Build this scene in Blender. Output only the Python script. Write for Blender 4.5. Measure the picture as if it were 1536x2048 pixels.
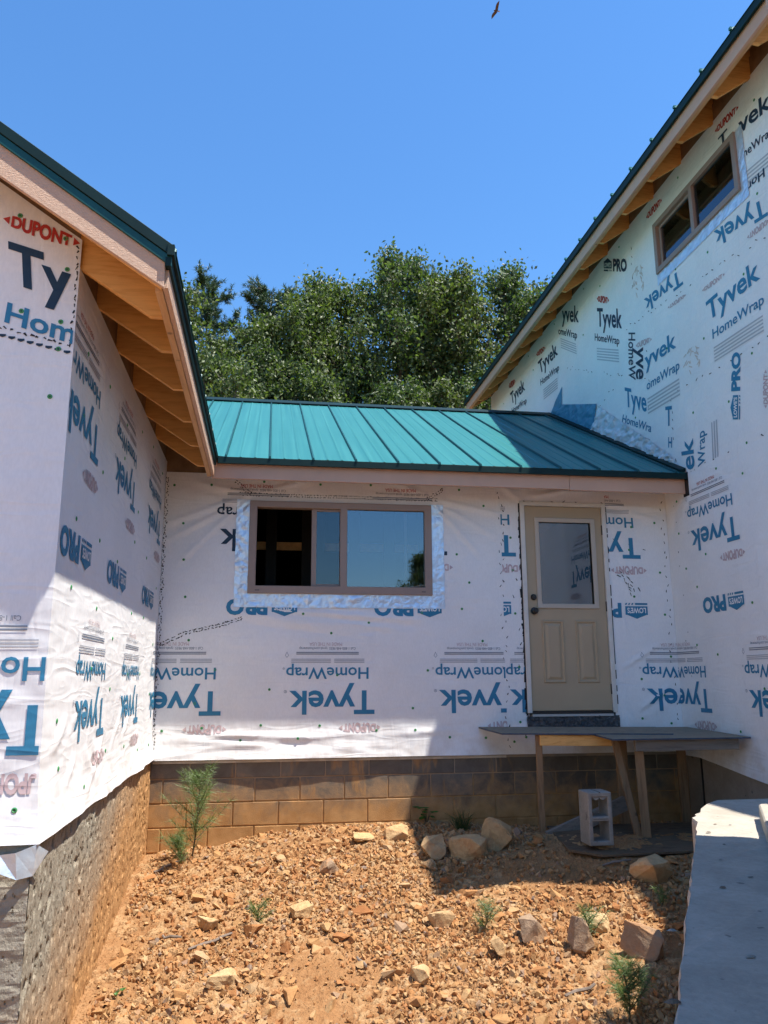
import bpy, bmesh, math, random
import numpy as np
from mathutils import Vector, Matrix, Euler

random.seed(7)
RNG = np.random.default_rng(11)
scene = bpy.context.scene
for o in list(bpy.data.objects):
    bpy.data.objects.remove(o, do_unlink=True)
COL = scene.collection

# ------------------------------------------------------------------ camera
YAW, PITCH, ROLL = 0.1481, 0.2070, -0.0041
fw = Vector((math.sin(YAW) * math.cos(PITCH), math.cos(YAW) * math.cos(PITCH), math.sin(PITCH)))
rt = Vector((math.cos(YAW), -math.sin(YAW), 0))
up = rt.cross(fw)
rt2 = math.cos(ROLL) * rt + math.sin(ROLL) * up
up2 = -math.sin(ROLL) * rt + math.cos(ROLL) * up
cam_data = bpy.data.cameras.new("camera")
cam = bpy.data.objects.new("camera", cam_data)
COL.objects.link(cam)
cam.matrix_world = Matrix((
    (rt2.x, up2.x, -fw.x, 0), (rt2.y, up2.y, -fw.y, 0), (rt2.z, up2.z, -fw.z, 0), (0, 0, 0, 1)))
cam_data.sensor_fit = 'VERTICAL'
cam_data.sensor_height = 36.0
cam_data.sensor_width = 27.0
cam_data.lens = 1581.1 / 2048 * 36.0
cam_data.clip_start = 0.05
cam_data.clip_end = 3000
scene.camera = cam

# ------------------------------------------------------------------ sky and sun
SUN = Vector((0.36, -0.205, 1.0)).normalized()
world = bpy.data.worlds.new("World")
scene.world = world
world.use_nodes = True
wn = world.node_tree.nodes
wl = world.node_tree.links
wn.clear()
sky = wn.new('ShaderNodeTexSky')
sky.sky_type = 'NISHITA'
sky.sun_disc = False
sky.sun_elevation = math.asin(SUN.z)
sky.sun_rotation = math.atan2(SUN.x, SUN.y)
sky.altitude = 300
sky.air_density = 1.4
sky.dust_density = 0.0
sky.ozone_density = 10.0
bg = wn.new('ShaderNodeBackground')
bg.inputs['Strength'].default_value = 0.11
wo = wn.new('ShaderNodeOutputWorld')
hs = wn.new('ShaderNodeHueSaturation')
hs.inputs['Saturation'].default_value = 1.10
hs.inputs['Value'].default_value = 0.93
wl.new(sky.outputs[0], hs.inputs['Color'])
wl.new(hs.outputs[0], bg.inputs['Color'])
wl.new(bg.outputs[0], wo.inputs['Surface'])
sd = bpy.data.lights.new("sun", 'SUN')
sd.energy = 4.0
sd.angle = math.radians(0.53)
sd.color = (1.0, 0.95, 0.86)
sun = bpy.data.objects.new("sun", sd)
COL.objects.link(sun)
sun.rotation_euler = (-SUN).to_track_quat('-Z', 'Y').to_euler()
sun.location = (6, -4, 30)

scene.render.engine = 'CYCLES'
scene.view_settings.view_transform = 'Standard'
scene.view_settings.look = 'None'
scene.view_settings.exposure = 1.14
scene.view_settings.gamma = 1.0
scene.view_settings.use_curve_mapping = False
scene.cycles.use_light_tree = False
scene.cycles.caustics_reflective = False
scene.cycles.caustics_refractive = False
scene.cycles.max_bounces = 6
scene.cycles.diffuse_bounces = 3
scene.cycles.transparent_max_bounces = 8

# ------------------------------------------------------------------ noise helpers
_T = np.random.default_rng(3).random((256, 256))
def vnoise(x, y, s=0):
    x = np.asarray(x, float) + 37.7 * s + 1000.0
    y = np.asarray(y, float) + 91.3 * s + 1000.0
    xi = np.floor(x).astype(int); yi = np.floor(y).astype(int)
    fx = x - xi; fy = y - yi
    fx = fx * fx * (3 - 2 * fx); fy = fy * fy * (3 - 2 * fy)
    a = _T[xi & 255, yi & 255]; b = _T[(xi + 1) & 255, yi & 255]
    c = _T[xi & 255, (yi + 1) & 255]; d = _T[(xi + 1) & 255, (yi + 1) & 255]
    return (a * (1 - fx) + b * fx) * (1 - fy) + (c * (1 - fx) + d * fx) * fy - 0.5
def fbm(x, y, s=0, o=4):
    r = 0; a = 1.0; f = 1.0
    for i in range(o):
        r = r + a * vnoise(np.asarray(x) * f, np.asarray(y) * f, s + i * 3)
        a *= 0.5; f *= 2.03
    return r

# ------------------------------------------------------------------ materials
MATS = {}
def nodes_of(name):
    m = bpy.data.materials.new(name)
    m.use_nodes = True
    nt = m.node_tree
    b = nt.nodes['Principled BSDF']
    return m, nt, b
def ramp(nt, fac, stops):
    r = nt.nodes.new('ShaderNodeValToRGB')
    els = r.color_ramp.elements
    els[0].position = stops[0][0]; els[0].color = (*stops[0][1], 1)
    els[1].position = stops[-1][0]; els[1].color = (*stops[-1][1], 1)
    for p, c in stops[1:-1]:
        e = els.new(p); e.color = (*c, 1)
    nt.links.new(fac, r.inputs['Fac'])
    return r.outputs['Color']
def coords(nt, kind='pos', scale=(1, 1, 1), rot=(0, 0, 0)):
    if kind == 'pos':
        g = nt.nodes.new('ShaderNodeNewGeometry'); src = g.outputs['Position']
    else:
        t = nt.nodes.new('ShaderNodeTexCoord'); src = t.outputs['Object']
    mp = nt.nodes.new('ShaderNodeMapping')
    mp.inputs['Scale'].default_value = scale
    mp.inputs['Rotation'].default_value = rot
    nt.links.new(src, mp.inputs['Vector'])
    return mp.outputs['Vector']
def noise(nt, vec, scale, detail=4, rough=0.55, dist=0.0):
    n = nt.nodes.new('ShaderNodeTexNoise')
    n.inputs['Scale'].default_value = scale
    n.inputs['Detail'].default_value = detail
    n.inputs['Roughness'].default_value = rough
    n.inputs['Distortion'].default_value = dist
    nt.links.new(vec, n.inputs['Vector'])
    return n.outputs['Fac']
def mixc(nt, fac, a, b, mode='MIX'):
    m = nt.nodes.new('ShaderNodeMix')
    m.data_type = 'RGBA'; m.blend_type = mode
    if isinstance(fac, (int, float)): m.inputs[0].default_value = fac
    else: nt.links.new(fac, m.inputs[0])
    for sock, v in ((m.inputs[6], a), (m.inputs[7], b)):
        if isinstance(v, tuple): sock.default_value = (*v, 1)
        else: nt.links.new(v, sock)
    return m.outputs[2]
def math_n(nt, op, a, b=None, clamp=False):
    m = nt.nodes.new('ShaderNodeMath'); m.operation = op; m.use_clamp = clamp
    for i, v in enumerate((a, b)):
        if v is None: continue
        if isinstance(v, (int, float)): m.inputs[i].default_value = v
        else: nt.links.new(v, m.inputs[i])
    return m.outputs[0]
def maprange(nt, v, a, b, c=0.0, d=1.0):
    m = nt.nodes.new('ShaderNodeMapRange')
    m.inputs[1].default_value = a; m.inputs[2].default_value = b
    m.inputs[3].default_value = c; m.inputs[4].default_value = d
    nt.links.new(v, m.inputs[0])
    return m.outputs[0]
def bump(nt, b, h, strength=0.3, dist=0.01, prev=None):
    n = nt.nodes.new('ShaderNodeBump')
    n.inputs['Strength'].default_value = strength
    n.inputs['Distance'].default_value = dist
    nt.links.new(h, n.inputs['Height'])
    if prev is not None: nt.links.new(prev, n.inputs['Normal'])
    nt.links.new(n.outputs['Normal'], b.inputs['Normal'])
    return n.outputs['Normal']
def rnd(nt):
    o = nt.nodes.new('ShaderNodeObjectInfo'); return o.outputs['Random']
def island(nt):
    o = nt.nodes.new('ShaderNodeNewGeometry'); return o.outputs['Random Per Island']
def simple(name, col, rough=0.6, spec=0.4, metal=0.0, nscale=None, var=0.15, bstr=0.0, bscale=60, bdist=0.004, scale=(1, 1, 1), kind='pos', rot=(0, 0, 0)):
    m, nt, b = nodes_of(name)
    b.inputs['Roughness'].default_value = rough
    b.inputs['Specular IOR Level'].default_value = spec
    b.inputs['Metallic'].default_value = metal
    b.inputs['Base Color'].default_value = (*col, 1)
    v = coords(nt, kind, scale, rot)
    if nscale:
        f = noise(nt, v, nscale, 5, 0.6)
        lo = tuple(max(0, c * (1 - var)) for c in col); hi = tuple(min(1, c * (1 + var)) for c in col)
        nt.links.new(ramp(nt, f, [(0.3, lo), (0.7, hi)]), b.inputs['Base Color'])
    if bstr:
        bump(nt, b, noise(nt, v, bscale, 4, 0.6), bstr, bdist)
    MATS[name] = m
    return m

def wrinkle_height(nt):
    v1 = coords(nt, 'pos', (1.0, 1.0, 1.0))
    a = noise(nt, v1, 2.2, 2, 0.5, 1.4)
    v2 = coords(nt, 'pos', (5.0, 5.0, 0.9), (0.5, 0.25, 0.0))
    b_ = noise(nt, v2, 2.0, 1, 0.5, 0.6)
    r1 = math_n(nt, 'ABSOLUTE', math_n(nt, 'SUBTRACT', b_, 0.5))
    v3 = coords(nt, 'pos', (1.2, 1.2, 7.0), (0.35, 0.2, 0.0))
    c_ = noise(nt, v3, 1.6, 1, 0.5, 0.8)
    r2 = math_n(nt, 'ABSOLUTE', math_n(nt, 'SUBTRACT', c_, 0.5))
    h = math_n(nt, 'ADD', math_n(nt, 'MULTIPLY', a, 0.55), math_n(nt, 'MULTIPLY', r1, 0.30))
    h = math_n(nt, 'SUBTRACT', h, math_n(nt, 'MULTIPLY', r2, 0.35))
    return h
def wrapmat(name, col, rough=0.62, spec=0.25, bs=0.45, trans=False):
    m, nt, b = nodes_of(name)
    b.inputs['Roughness'].default_value = rough
    b.inputs['Specular IOR Level'].default_value = spec
    v = coords(nt, 'pos')
    f = noise(nt, v, 1.3, 3, 0.6)
    fib = noise(nt, coords(nt, 'pos', (1, 1, 0.35)), 90, 1, 0.7)
    c1 = ramp(nt, f, [(0.3, tuple(c * 0.93 for c in col)), (0.7, tuple(min(1, c * 1.02) for c in col))])
    sp_ = nt.nodes.new('ShaderNodeSeparateXYZ'); nt.links.new(v, sp_.inputs[0])
    st = math_n(nt, 'MULTIPLY', maprange(nt, sp_.outputs['Z'], -0.25, -0.75), maprange(nt, noise(nt, v, 5, 3, 0.65), 0.42, 0.68))
    c1 = mixc(nt, math_n(nt, 'MULTIPLY', st, 0.30), c1, (0.42, 0.27, 0.15))
    c2 = mixc(nt, 0.06, c1, ramp(nt, fib, [(0.35, (0.3, 0.3, 0.3)), (0.65, (1, 1, 1))]), 'MULTIPLY')
    nt.links.new(c2, b.inputs['Base Color'])
    n1 = bump(nt, b, wrinkle_height(nt), bs, 0.05)
    bump(nt, b, fib, 0.05, 0.004, n1)
    MATS[name] = m
    return m
wrapmat('wrap', (0.88, 0.87, 0.865))
wrapmat('ink_blue', (0.042, 0.225, 0.385), 0.5)
wrapmat('ink_dark', (0.022, 0.048, 0.085), 0.5)
wrapmat('ink_red', (0.50, 0.045, 0.030), 0.5)
wrapmat('ink_pink', (0.60, 0.455, 0.465), 0.5)
wrapmat('ink_grey', (0.50, 0.51, 0.55), 0.5)
wrapmat('ink_slate', (0.22, 0.25, 0.31), 0.5)
wrapmat('ink_tan', (0.70, 0.58, 0.50), 0.5)
simple('ink_black', (0.012, 0.012, 0.014), 0.6)
wrapmat('tarp_blue', (0.07, 0.27, 0.42), 0.4, 0.5, 0.8)
wrapmat('wrap_crumple', (0.72, 0.76, 0.82), 0.5, 0.4, 0.9)
simple('cap_green', (0.055, 0.30, 0.095), 0.4, 0.5)
simple('cap_dark', (0.03, 0.09, 0.04), 0.5)

def foil():
    m, nt, b = nodes_of('foil')
    b.inputs['Base Color'].default_value = (0.62, 0.70, 0.80, 1)
    b.inputs['Roughness'].default_value = 0.30
    b.inputs['Metallic'].default_value = 0.45
    v = coords(nt, 'pos', (1, 1, 1))
    vo = nt.nodes.new('ShaderNodeTexVoronoi'); vo.feature = 'DISTANCE_TO_EDGE'
    vo.inputs['Scale'].default_value = 11
    nt.links.new(v, vo.inputs['Vector'])
    n = noise(nt, v, 8, 3, 0.6, 1.5)
    h = math_n(nt, 'ADD', math_n(nt, 'MULTIPLY', n, 0.8), vo.outputs['Distance'])
    bump(nt, b, h, 0.35, 0.02)
    nt.links.new(ramp(nt, n, [(0.3, (0.60, 0.71, 0.83)), (0.7, (0.74, 0.83, 0.92))]), b.inputs['Base Color'])
    MATS['foil'] = m
foil()
def flashing():
    m, nt, b = nodes_of('black_flashing')
    b.inputs['Roughness'].default_value = 0.42
    v = coords(nt, 'pos')
    n = noise(nt, v, 24, 4, 0.6, 1.2)
    nt.links.new(ramp(nt, n, [(0.3, (0.03, 0.032, 0.036)), (0.62, (0.085, 0.09, 0.095)), (0.75, (0.30, 0.32, 0.34))]), b.inputs['Base Color'])
    bump(nt, b, n, 1.0, 0.03)
    MATS['black_flashing'] = m
flashing()

def wood(name, col, dark, scale=(14, 14, 1.2), knots=True, rough=0.65, kind='obj', island_var=False):
    m, nt, b = nodes_of(name)
    b.inputs['Roughness'].default_value = rough
    b.inputs['Specular IOR Level'].default_value = 0.25
    v = coords(nt, kind, scale)
    n = noise(nt, v, 2.4, 5, 0.6, 0.8)
    c = ramp(nt, n, [(0.28, dark), (0.5, col), (0.75, tuple(min(1, x * 1.12) for x in col))])
    if knots:
        vo = nt.nodes.new('ShaderNodeTexVoronoi')
        vo.inputs['Scale'].default_value = 5.0
        nt.links.new(coords(nt, kind, (1, 1, 1)), vo.inputs['Vector'])
        k = maprange(nt, vo.outputs['Distance'], 0.05, 0.11, 1.0, 0.0)
        c = mixc(nt, math_n(nt, 'MULTIPLY', k, 0.75), c, tuple(x * 0.35 for x in dark))
    r = rnd(nt)
    c = mixc(nt, 0.55, c, ramp(nt, r, [(0.0, (0.66, 0.62, 0.58)), (1.0, (1, 1, 1))]), 'MULTIPLY')
    nt.links.new(c, b.inputs['Base Color'])
    bump(nt, b, n, 0.25, 0.006)
    MATS[name] = m
wood('pine_wood', (0.80, 0.44, 0.15), (0.63, 0.29, 0.075), (1.6, 14, 14))
wood('pine_wood_y', (0.66, 0.40, 0.20), (0.52, 0.29, 0.12), (14, 1.2, 14))
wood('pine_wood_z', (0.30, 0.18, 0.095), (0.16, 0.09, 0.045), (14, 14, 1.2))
wood('grey_wood', (0.24, 0.20, 0.165), (0.13, 0.105, 0.085), (1.2, 14, 14), False)
wood('deck_ply', (0.31, 0.25, 0.18), (0.18, 0.14, 0.10), (5, 14, 14), False, 0.8)
wood('old_ply', (0.15, 0.10, 0.06), (0.07, 0.045, 0.028), (4, 12, 12), False, 0.85)
wood('osb', (0.45, 0.26, 0.11), (0.25, 0.13, 0.05), (9, 12, 12), False, 0.8)
def trimboard(name, col):
    m, nt, b = nodes_of(name)
    b.inputs['Roughness'].default_value = 0.55
    v = coords(nt, 'pos', (9, 9, 40), (0.0, 0.6, 0.0))
    n = noise(nt, v, 5, 4, 0.65, 1.0)
    nt.links.new(ramp(nt, n, [(0.3, tuple(c * 0.9 for c in col)), (0.7, tuple(c * 1.05 for c in col))]), b.inputs['Base Color'])
    bump(nt, b, n, 0.5, 0.014)
    MATS[name] = m
trimboard('tan_trim', (0.62, 0.40, 0.27))
simple('tan_smooth', (0.56, 0.34, 0.235), 0.5, 0.4, nscale=3, var=0.05, bstr=0.05, bscale=40)
simple('trim_edge_wood', (0.78, 0.53, 0.34), 0.6, nscale=14, var=0.1, bstr=0.1)
simple('plate_strip', (0.55, 0.47, 0.37), 0.7, nscale=8, var=0.25)
simple('framing', (0.25, 0.15, 0.08), 0.8, nscale=8, var=0.3)
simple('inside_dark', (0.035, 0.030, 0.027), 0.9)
simple('interior_wood', (0.66, 0.36, 0.14), 0.7, nscale=10, var=0.3)

def metal_roof():
    m, nt, b = nodes_of('teal_metal')
    b.inputs['Roughness'].default_value = 0.34
    b.inputs['Specular IOR Level'].default_value = 0.14
    v = coords(nt, 'pos', (30, 0.35, 0.35))
    n = noise(nt, v, 1.0, 4, 0.7)
    n2 = noise(nt, coords(nt, 'pos', (1, 1, 1)), 1.1, 3, 0.6)
    c = ramp(nt, n, [(0.25, (0.030, 0.165, 0.168)), (0.75, (0.052, 0.225, 0.225))])
    c = mixc(nt, 0.25, c, ramp(nt, n2, [(0.3, (0.75, 0.8, 0.8)), (0.7, (1, 1, 1))]), 'MULTIPLY')
    r = mixc(nt, 0.35, c, ramp(nt, rnd(nt), [(0, (0.82, 0.85, 0.85)), (1, (1, 1, 1))]), 'MULTIPLY')
    nt.links.new(r, b.inputs['Base Color'])
    nt.links.new(maprange(nt, n, 0.2, 0.8, 0.28, 0.45), b.inputs['Roughness'])
    bump(nt, b, n2, 0.12, 0.02)
    MATS['teal_metal'] = m
metal_roof()
simple('teal_trim', (0.007, 0.070, 0.075), 0.45, 0.3, nscale=6, var=0.15)
simple('teal_trim_dark', (0.004, 0.022, 0.022), 0.5, 0.2, nscale=6, var=0.15)

def dirt():
    m, nt, b = nodes_of('dirt')
    b.inputs['Roughness'].default_value = 0.95
    b.inputs['Specular IOR Level'].default_value = 0.1
    v = coords(nt, 'pos')
    n1 = noise(nt, v, 1.4, 4, 0.65, 0.4)
    n2 = noise(nt, v, 28, 3, 0.7)
    c1 = ramp(nt, n1, [(0.28, (0.27, 0.125, 0.050)), (0.5, (0.36, 0.190, 0.085)), (0.74, (0.44, 0.265, 0.135))])
    at = nt.nodes.new('ShaderNodeAttribute'); at.attribute_name = 'clod'
    c1 = mixc(nt, maprange(nt, at.outputs['Fac'], 0.30, 0.85, 0.0, 0.8), c1, (0.50, 0.325, 0.17))
    c2 = mixc(nt, 0.5, c1, ramp(nt, n2, [(0.3, (0.55, 0.5, 0.46)), (0.65, (1, 1, 1))]), 'MULTIPLY')
    nt.links.new(c2, b.inputs['Base Color'])
    nb = bump(nt, b, noise(nt, v, 60, 3, 0.75), 0.7, 0.02)
    vo = nt.nodes.new('ShaderNodeTexVoronoi'); vo.inputs['Scale'].default_value = 75
    nt.links.new(v, vo.inputs['Vector'])
    bump(nt, b, vo.outputs['Distance'], 0.5, 0.008, nb)
    MATS['dirt'] = m
dirt()
def stone(name, stops, per, bs=0.5):
    m, nt, b = nodes_of(name)
    b.inputs['Roughness'].default_value = 0.85
    b.inputs['Specular IOR Level'].default_value = 0.2
    v = coords(nt, 'pos')
    r = island(nt) if per == 'island' else rnd(nt)
    c = ramp(nt, r, stops)
    n = noise(nt, v, 26, 5, 0.7, 0.6)
    n0 = noise(nt, v, 7, 3, 0.6, 0.5)
    c = mixc(nt, 0.6, c, ramp(nt, n, [(0.3, (0.62, 0.55, 0.5)), (0.62, (1, 1, 1))]), 'MULTIPLY')
    c = mixc(nt, math_n(nt, 'MULTIPLY', maprange(nt, n0, 0.5, 0.68), 0.55), c, (0.48, 0.235, 0.10))
    nt.links.new(c, b.inputs['Base Color'])
    bump(nt, b, noise(nt, v, 40, 6, 0.7), bs, 0.012)
    MATS[name] = m
OCHRE = [(0.0, (0.33, 0.140, 0.052)), (0.35, (0.42, 0.215, 0.085)), (0.62, (0.44, 0.255, 0.112)), (0.84, (0.49, 0.325, 0.170)), (0.93, (0.42, 0.275, 0.155)), (0.97, (0.33, 0.22, 0.15)), (1.0, (0.25, 0.185, 0.145))]
stone('gravel_stone', OCHRE, 'island')
stone('loose_stone', OCHRE, 'object')
stone('rock_ochre', [(0, (0.55, 0.35, 0.17)), (1, (0.60, 0.42, 0.23))], 'object', 0.8)
stone('rock_brown', [(0, (0.33, 0.225, 0.145)), (1, (0.39, 0.275, 0.185))], 'object', 0.8)

def parge():
    m, nt, b = nodes_of('parge')
    b.inputs['Roughness'].default_value = 0.9
    b.inputs['Specular IOR Level'].default_value = 0.15
    v = coords(nt, 'pos')
    sep = nt.nodes.new('ShaderNodeSeparateXYZ')
    nt.links.new(v, sep.inputs[0])
    n = noise(nt, v, 2.2, 6, 0.65, 0.3)
    # clay splashed up from the ground, thicker towards the inner corner
    s = math_n(nt, 'ADD', math_n(nt, 'MULTIPLY', sep.outputs['Y'], 0.55), math_n(nt, 'MULTIPLY', sep.outputs['Z'], -1.35))
    s = math_n(nt, 'ADD', s, math_n(nt, 'MULTIPLY', n, 1.3))
    f = maprange(nt, s, 4.55, 5.75)
    grey = ramp(nt, noise(nt, v, 14, 5, 0.7), [(0.3, (0.27, 0.235, 0.18)), (0.7, (0.40, 0.355, 0.28))])
    clay = ramp(nt, noise(nt, v, 11, 5, 0.7), [(0.3, (0.42, 0.215, 0.085)), (0.7, (0.56, 0.315, 0.14))])
    c = mixc(nt, f, grey, clay)
    # pin holes in the render
    pv = coords(nt, 'pos', (1, 1, 0.45))
    vo = nt.nodes.new('ShaderNodeTexVoronoi'); vo.inputs['Scale'].default_value = 46
    nt.links.new(pv, vo.inputs['Vector'])
    hole = maprange(nt, vo.outputs['Distance'], 0.10, 0.24, 1.0, 0.0)
    gate = maprange(nt, noise(nt, v, 17, 2, 0.5), 0.46, 0.54)
    hole = math_n(nt, 'MULTIPLY', hole, gate)
    nt.links.new(c, b.inputs['Base Color'])
    h = math_n(nt, 'SUBTRACT', noise(nt, coords(nt, 'pos', (1, 1, 0.5)), 38, 5, 0.7), math_n(nt, 'MULTIPLY', hole, 1.6))
    bump(nt, b, h, 0.9, 0.016)
    MATS['parge'] = m
parge()
def blockmat(name, mortar=False):
    m, nt, b = nodes_of(name)
    b.inputs['Roughness'].default_value = 0.92
    b.inputs['Specular IOR Level'].default_value = 0.12
    v = coords(nt, 'pos')
    sep = nt.nodes.new('ShaderNodeSeparateXYZ'); nt.links.new(v, sep.inputs[0])
    n = noise(nt, v, 4.5, 6, 0.68, 0.5)
    n2 = noise(nt, coords(nt, 'pos', (5.5, 1, 1.6)), 1.0, 5, 0.6, 0.3)
    s = math_n(nt, 'ADD', math_n(nt, 'MULTIPLY', sep.outputs['Z'], -1.9), math_n(nt, 'MULTIPLY', n, 1.5))
    if mortar: s = math_n(nt, 'ADD', s, 0.35)
    f = maprange(nt, s, 2.42, 3.08)
    drip = maprange(nt, n2, 0.57, 0.66)
    f = math_n(nt, 'MAXIMUM', f, math_n(nt, 'MULTIPLY', drip, 0.75))
    if mortar:
        grey = ramp(nt, n, [(0.3, (0.27, 0.23, 0.19)), (0.7, (0.42, 0.36, 0.29))])
    else:
        grey = ramp(nt, n, [(0.3, (0.13, 0.11, 0.09)), (0.7, (0.23, 0.20, 0.165))])
        grey = mixc(nt, 0.6, grey, ramp(nt, rnd(nt), [(0, (0.62, 0.62, 0.62)), (1, (1.1, 1.08, 1.05))]), 'MULTIPLY')
    clay = ramp(nt, noise(nt, v, 9, 4, 0.6), [(0.3, (0.36, 0.185, 0.070)), (0.7, (0.50, 0.285, 0.12))])
    nt.links.new(mixc(nt, f, grey, clay), b.inputs['Base Color'])
    bump(nt, b, noise(nt, v, 110, 4, 0.7), 0.5, 0.006)
    MATS[name] = m
blockmat('block'); blockmat('mortar', True)
def concrete(name, lo, hi, bs=0.35):
    m, nt, b = nodes_of(name)
    b.inputs['Roughness'].default_value = 0.88
    b.inputs['Specular IOR Level'].default_value = 0.2
    v = coords(nt, 'pos')
    n = noise(nt, v, 3.5, 7, 0.68, 0.4)
    n2 = noise(nt, v, 45, 4, 0.7)
    c = ramp(nt, n, [(0.28, lo), (0.72, hi)])
    c = mixc(nt, 0.35, c, ramp(nt, n2, [(0.3, (0.6, 0.6, 0.6)), (0.6, (1, 1, 1))]), 'MULTIPLY')
    sp = maprange(nt, noise(nt, v, 19, 2, 0.4), 0.70, 0.74)
    c = mixc(nt, math_n(nt, 'MULTIPLY', sp, 0.6), c, (0.08, 0.075, 0.07))
    nt.links.new(c, b.inputs['Base Color'])
    bump(nt, b, n2, bs, 0.006)
    MATS[name] = m
concrete('concrete', (0.36, 0.315, 0.255), (0.51, 0.455, 0.38))
concrete('concrete_wall', (0.27, 0.225, 0.18), (0.37, 0.315, 0.255))
concrete('cmu_grey', (0.23, 0.215, 0.19), (0.35, 0.33, 0.295), 0.7)

simple('door_tan', (0.44, 0.335, 0.215), 0.5, 0.4, nscale=3, var=0.04, bstr=0.03, bscale=80)
simple('door_white', (0.68, 0.64, 0.58), 0.5, 0.4, nscale=6, var=0.10, bstr=0.05)
simple('glass_frame', (0.50, 0.43, 0.35), 0.45, 0.4)
simple('window_vinyl', (0.30, 0.215, 0.175), 0.4, 0.45, nscale=4, var=0.05)
simple('black_metal', (0.012, 0.012, 0.013), 0.35, 0.5)
simple('sill_metal', (0.45, 0.44, 0.42), 0.4, 0.5)
def glass(name, fac, tint):
    m = bpy.data.materials.new(name); m.use_nodes = True
    nt = m.node_tree; nt.nodes.clear()
    t = nt.nodes.new('ShaderNodeBsdfTransparent'); t.inputs[0].default_value = (0.72, 0.78, 0.80, 1)
    g = nt.nodes.new('ShaderNodeBsdfGlossy'); g.inputs['Color'].default_value = (*tint, 1); g.inputs['Roughness'].default_value = 0.004
    lw = nt.nodes.new('ShaderNodeFresnel'); lw.inputs[0].default_value = 1.5
    f = math_n(nt, 'ADD', lw.outputs[0], fac, True)
    mx = nt.nodes.new('ShaderNodeMixShader')
    nt.links.new(f, mx.inputs[0]); nt.links.new(t.outputs[0], mx.inputs[1]); nt.links.new(g.outputs[0], mx.inputs[2])
    o = nt.nodes.new('ShaderNodeOutputMaterial'); nt.links.new(mx.outputs[0], o.inputs[0])
    # a very slight waviness of the pane
    b = nt.nodes.new('ShaderNodeBump'); b.inputs['Strength'].default_value = 0.02; b.inputs['Distance'].default_value = 0.02
    nt.links.new(noise(nt, coords(nt, 'pos'), 2.0, 1), b.inputs['Height'])
    nt.links.new(b.outputs[0], g.inputs['Normal'])
    MATS[name] = m
glass('window_glass', 0.085, (0.80, 0.90, 1.0))
glass('door_glass', 0.10, (0.9, 0.95, 1.0))
glass('sash_glass', 0.02, (0.80, 0.90, 1.0))

def leafmat(name, stops, rough=0.42, trans=0.25):
    m, nt, b = nodes_of(name)
    b.inputs['Roughness'].default_value = rough
    b.inputs['Specular IOR Level'].default_value = 0.45
    c = ramp(nt, island(nt), stops)
    nt.links.new(c, b.inputs['Base Color'])
    tr = nt.nodes.new('ShaderNodeBsdfTranslucent')
    nt.links.new(mixc(nt, 1.0, c, (1.2, 1.5, 0.5), 'MULTIPLY'), tr.inputs[0])
    mx = nt.nodes.new('ShaderNodeMixShader'); mx.inputs[0].default_value = trans
    nt.links.new(b.outputs[0], mx.inputs[1]); nt.links.new(tr.outputs[0], mx.inputs[2])
    nt.links.new(mx.outputs[0], nt.nodes['Material Output'].inputs[0])
    MATS[name] = m
leafmat('leaf_a', [(0, (0.036, 0.062, 0.020)), (0.5, (0.074, 0.112, 0.038)), (1, (0.17, 0.215, 0.09))], 0.5, 0.36)
leafmat('leaf_b', [(0, (0.046, 0.070, 0.020)), (0.5, (0.092, 0.128, 0.040)), (1, (0.20, 0.23, 0.09))], 0.5, 0.36)
leafmat('needle', [(0, (0.035, 0.068, 0.030)), (0.5, (0.060, 0.105, 0.045)), (1, (0.10, 0.145, 0.065))], 0.5, 0.12)
leafmat('needle_bright', [(0, (0.055, 0.105, 0.025)), (0.5, (0.095, 0.16, 0.04)), (1, (0.17, 0.22, 0.07))], 0.5, 0.25)
leafmat('weed_leaf', [(0, (0.04, 0.12, 0.02)), (1, (0.07, 0.19, 0.035))], 0.5, 0.25)
leafmat('dry_grass', [(0, (0.05, 0.09, 0.025)), (0.7, (0.08, 0.12, 0.035)), (1, (0.22, 0.19, 0.09))], 0.6, 0.2)
simple('bark', (0.15, 0.125, 0.10), 0.9, 0.1, nscale=9, var=0.35, bstr=0.5, bscale=25, bdist=0.02)
simple('sapling_stem', (0.11, 0.085, 0.05), 0.8)
simple('feather', (0.075, 0.048, 0.032), 0.8, nscale=9, var=0.4)
simple('feather_pale', (0.33, 0.25, 0.20), 0.8, nscale=9, var=0.4)
simple('stick', (0.20, 0.155, 0.125), 0.85, nscale=20, var=0.3)

# ------------------------------------------------------------------ object helpers
def tag(o, label=None, cat=None, group=None, kind=None):
    if label: o['label'] = label
    if cat: o['category'] = cat
    if group: o['group'] = group
    if kind: o['kind'] = kind
    return o
def empty(name, loc, label, cat, group=None):
    o = bpy.data.objects.new(name, None)
    o.location = loc; o.empty_display_size = 0.2
    COL.objects.link(o)
    return tag(o, label, cat, group)
def org(o):
    p = Vector((0, 0, 0)); q = o
    while q is not None:
        p = p + q.location; q = q.parent
    return p
def link(name, me, mat, parent=None, loc=None):
    """mesh given in world coordinates; stored relative to its own origin"""
    o = bpy.data.objects.new(name, me)
    if mat is not None:
        for mm in (mat if isinstance(mat, (list, tuple)) else [mat]):
            me.materials.append(MATS[mm])
    COL.objects.link(o)
    n = len(me.vertices)
    if n:
        co = np.empty(n * 3, np.float32); me.vertices.foreach_get('co', co)
        co = co.reshape(-1, 3)
        c = Vector(((co[:, 0].min() + co[:, 0].max()) / 2, (co[:, 1].min() + co[:, 1].max()) / 2, co[:, 2].min())) if loc is None else Vector(loc)
        co = co - np.array(c, np.float32)
        me.vertices.foreach_set('co', co.ravel())
        me.update()
        base = org(parent) if parent is not None else Vector((0, 0, 0))
        if parent is not None: o.parent = parent
        o.location = c - base
    return o
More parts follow.
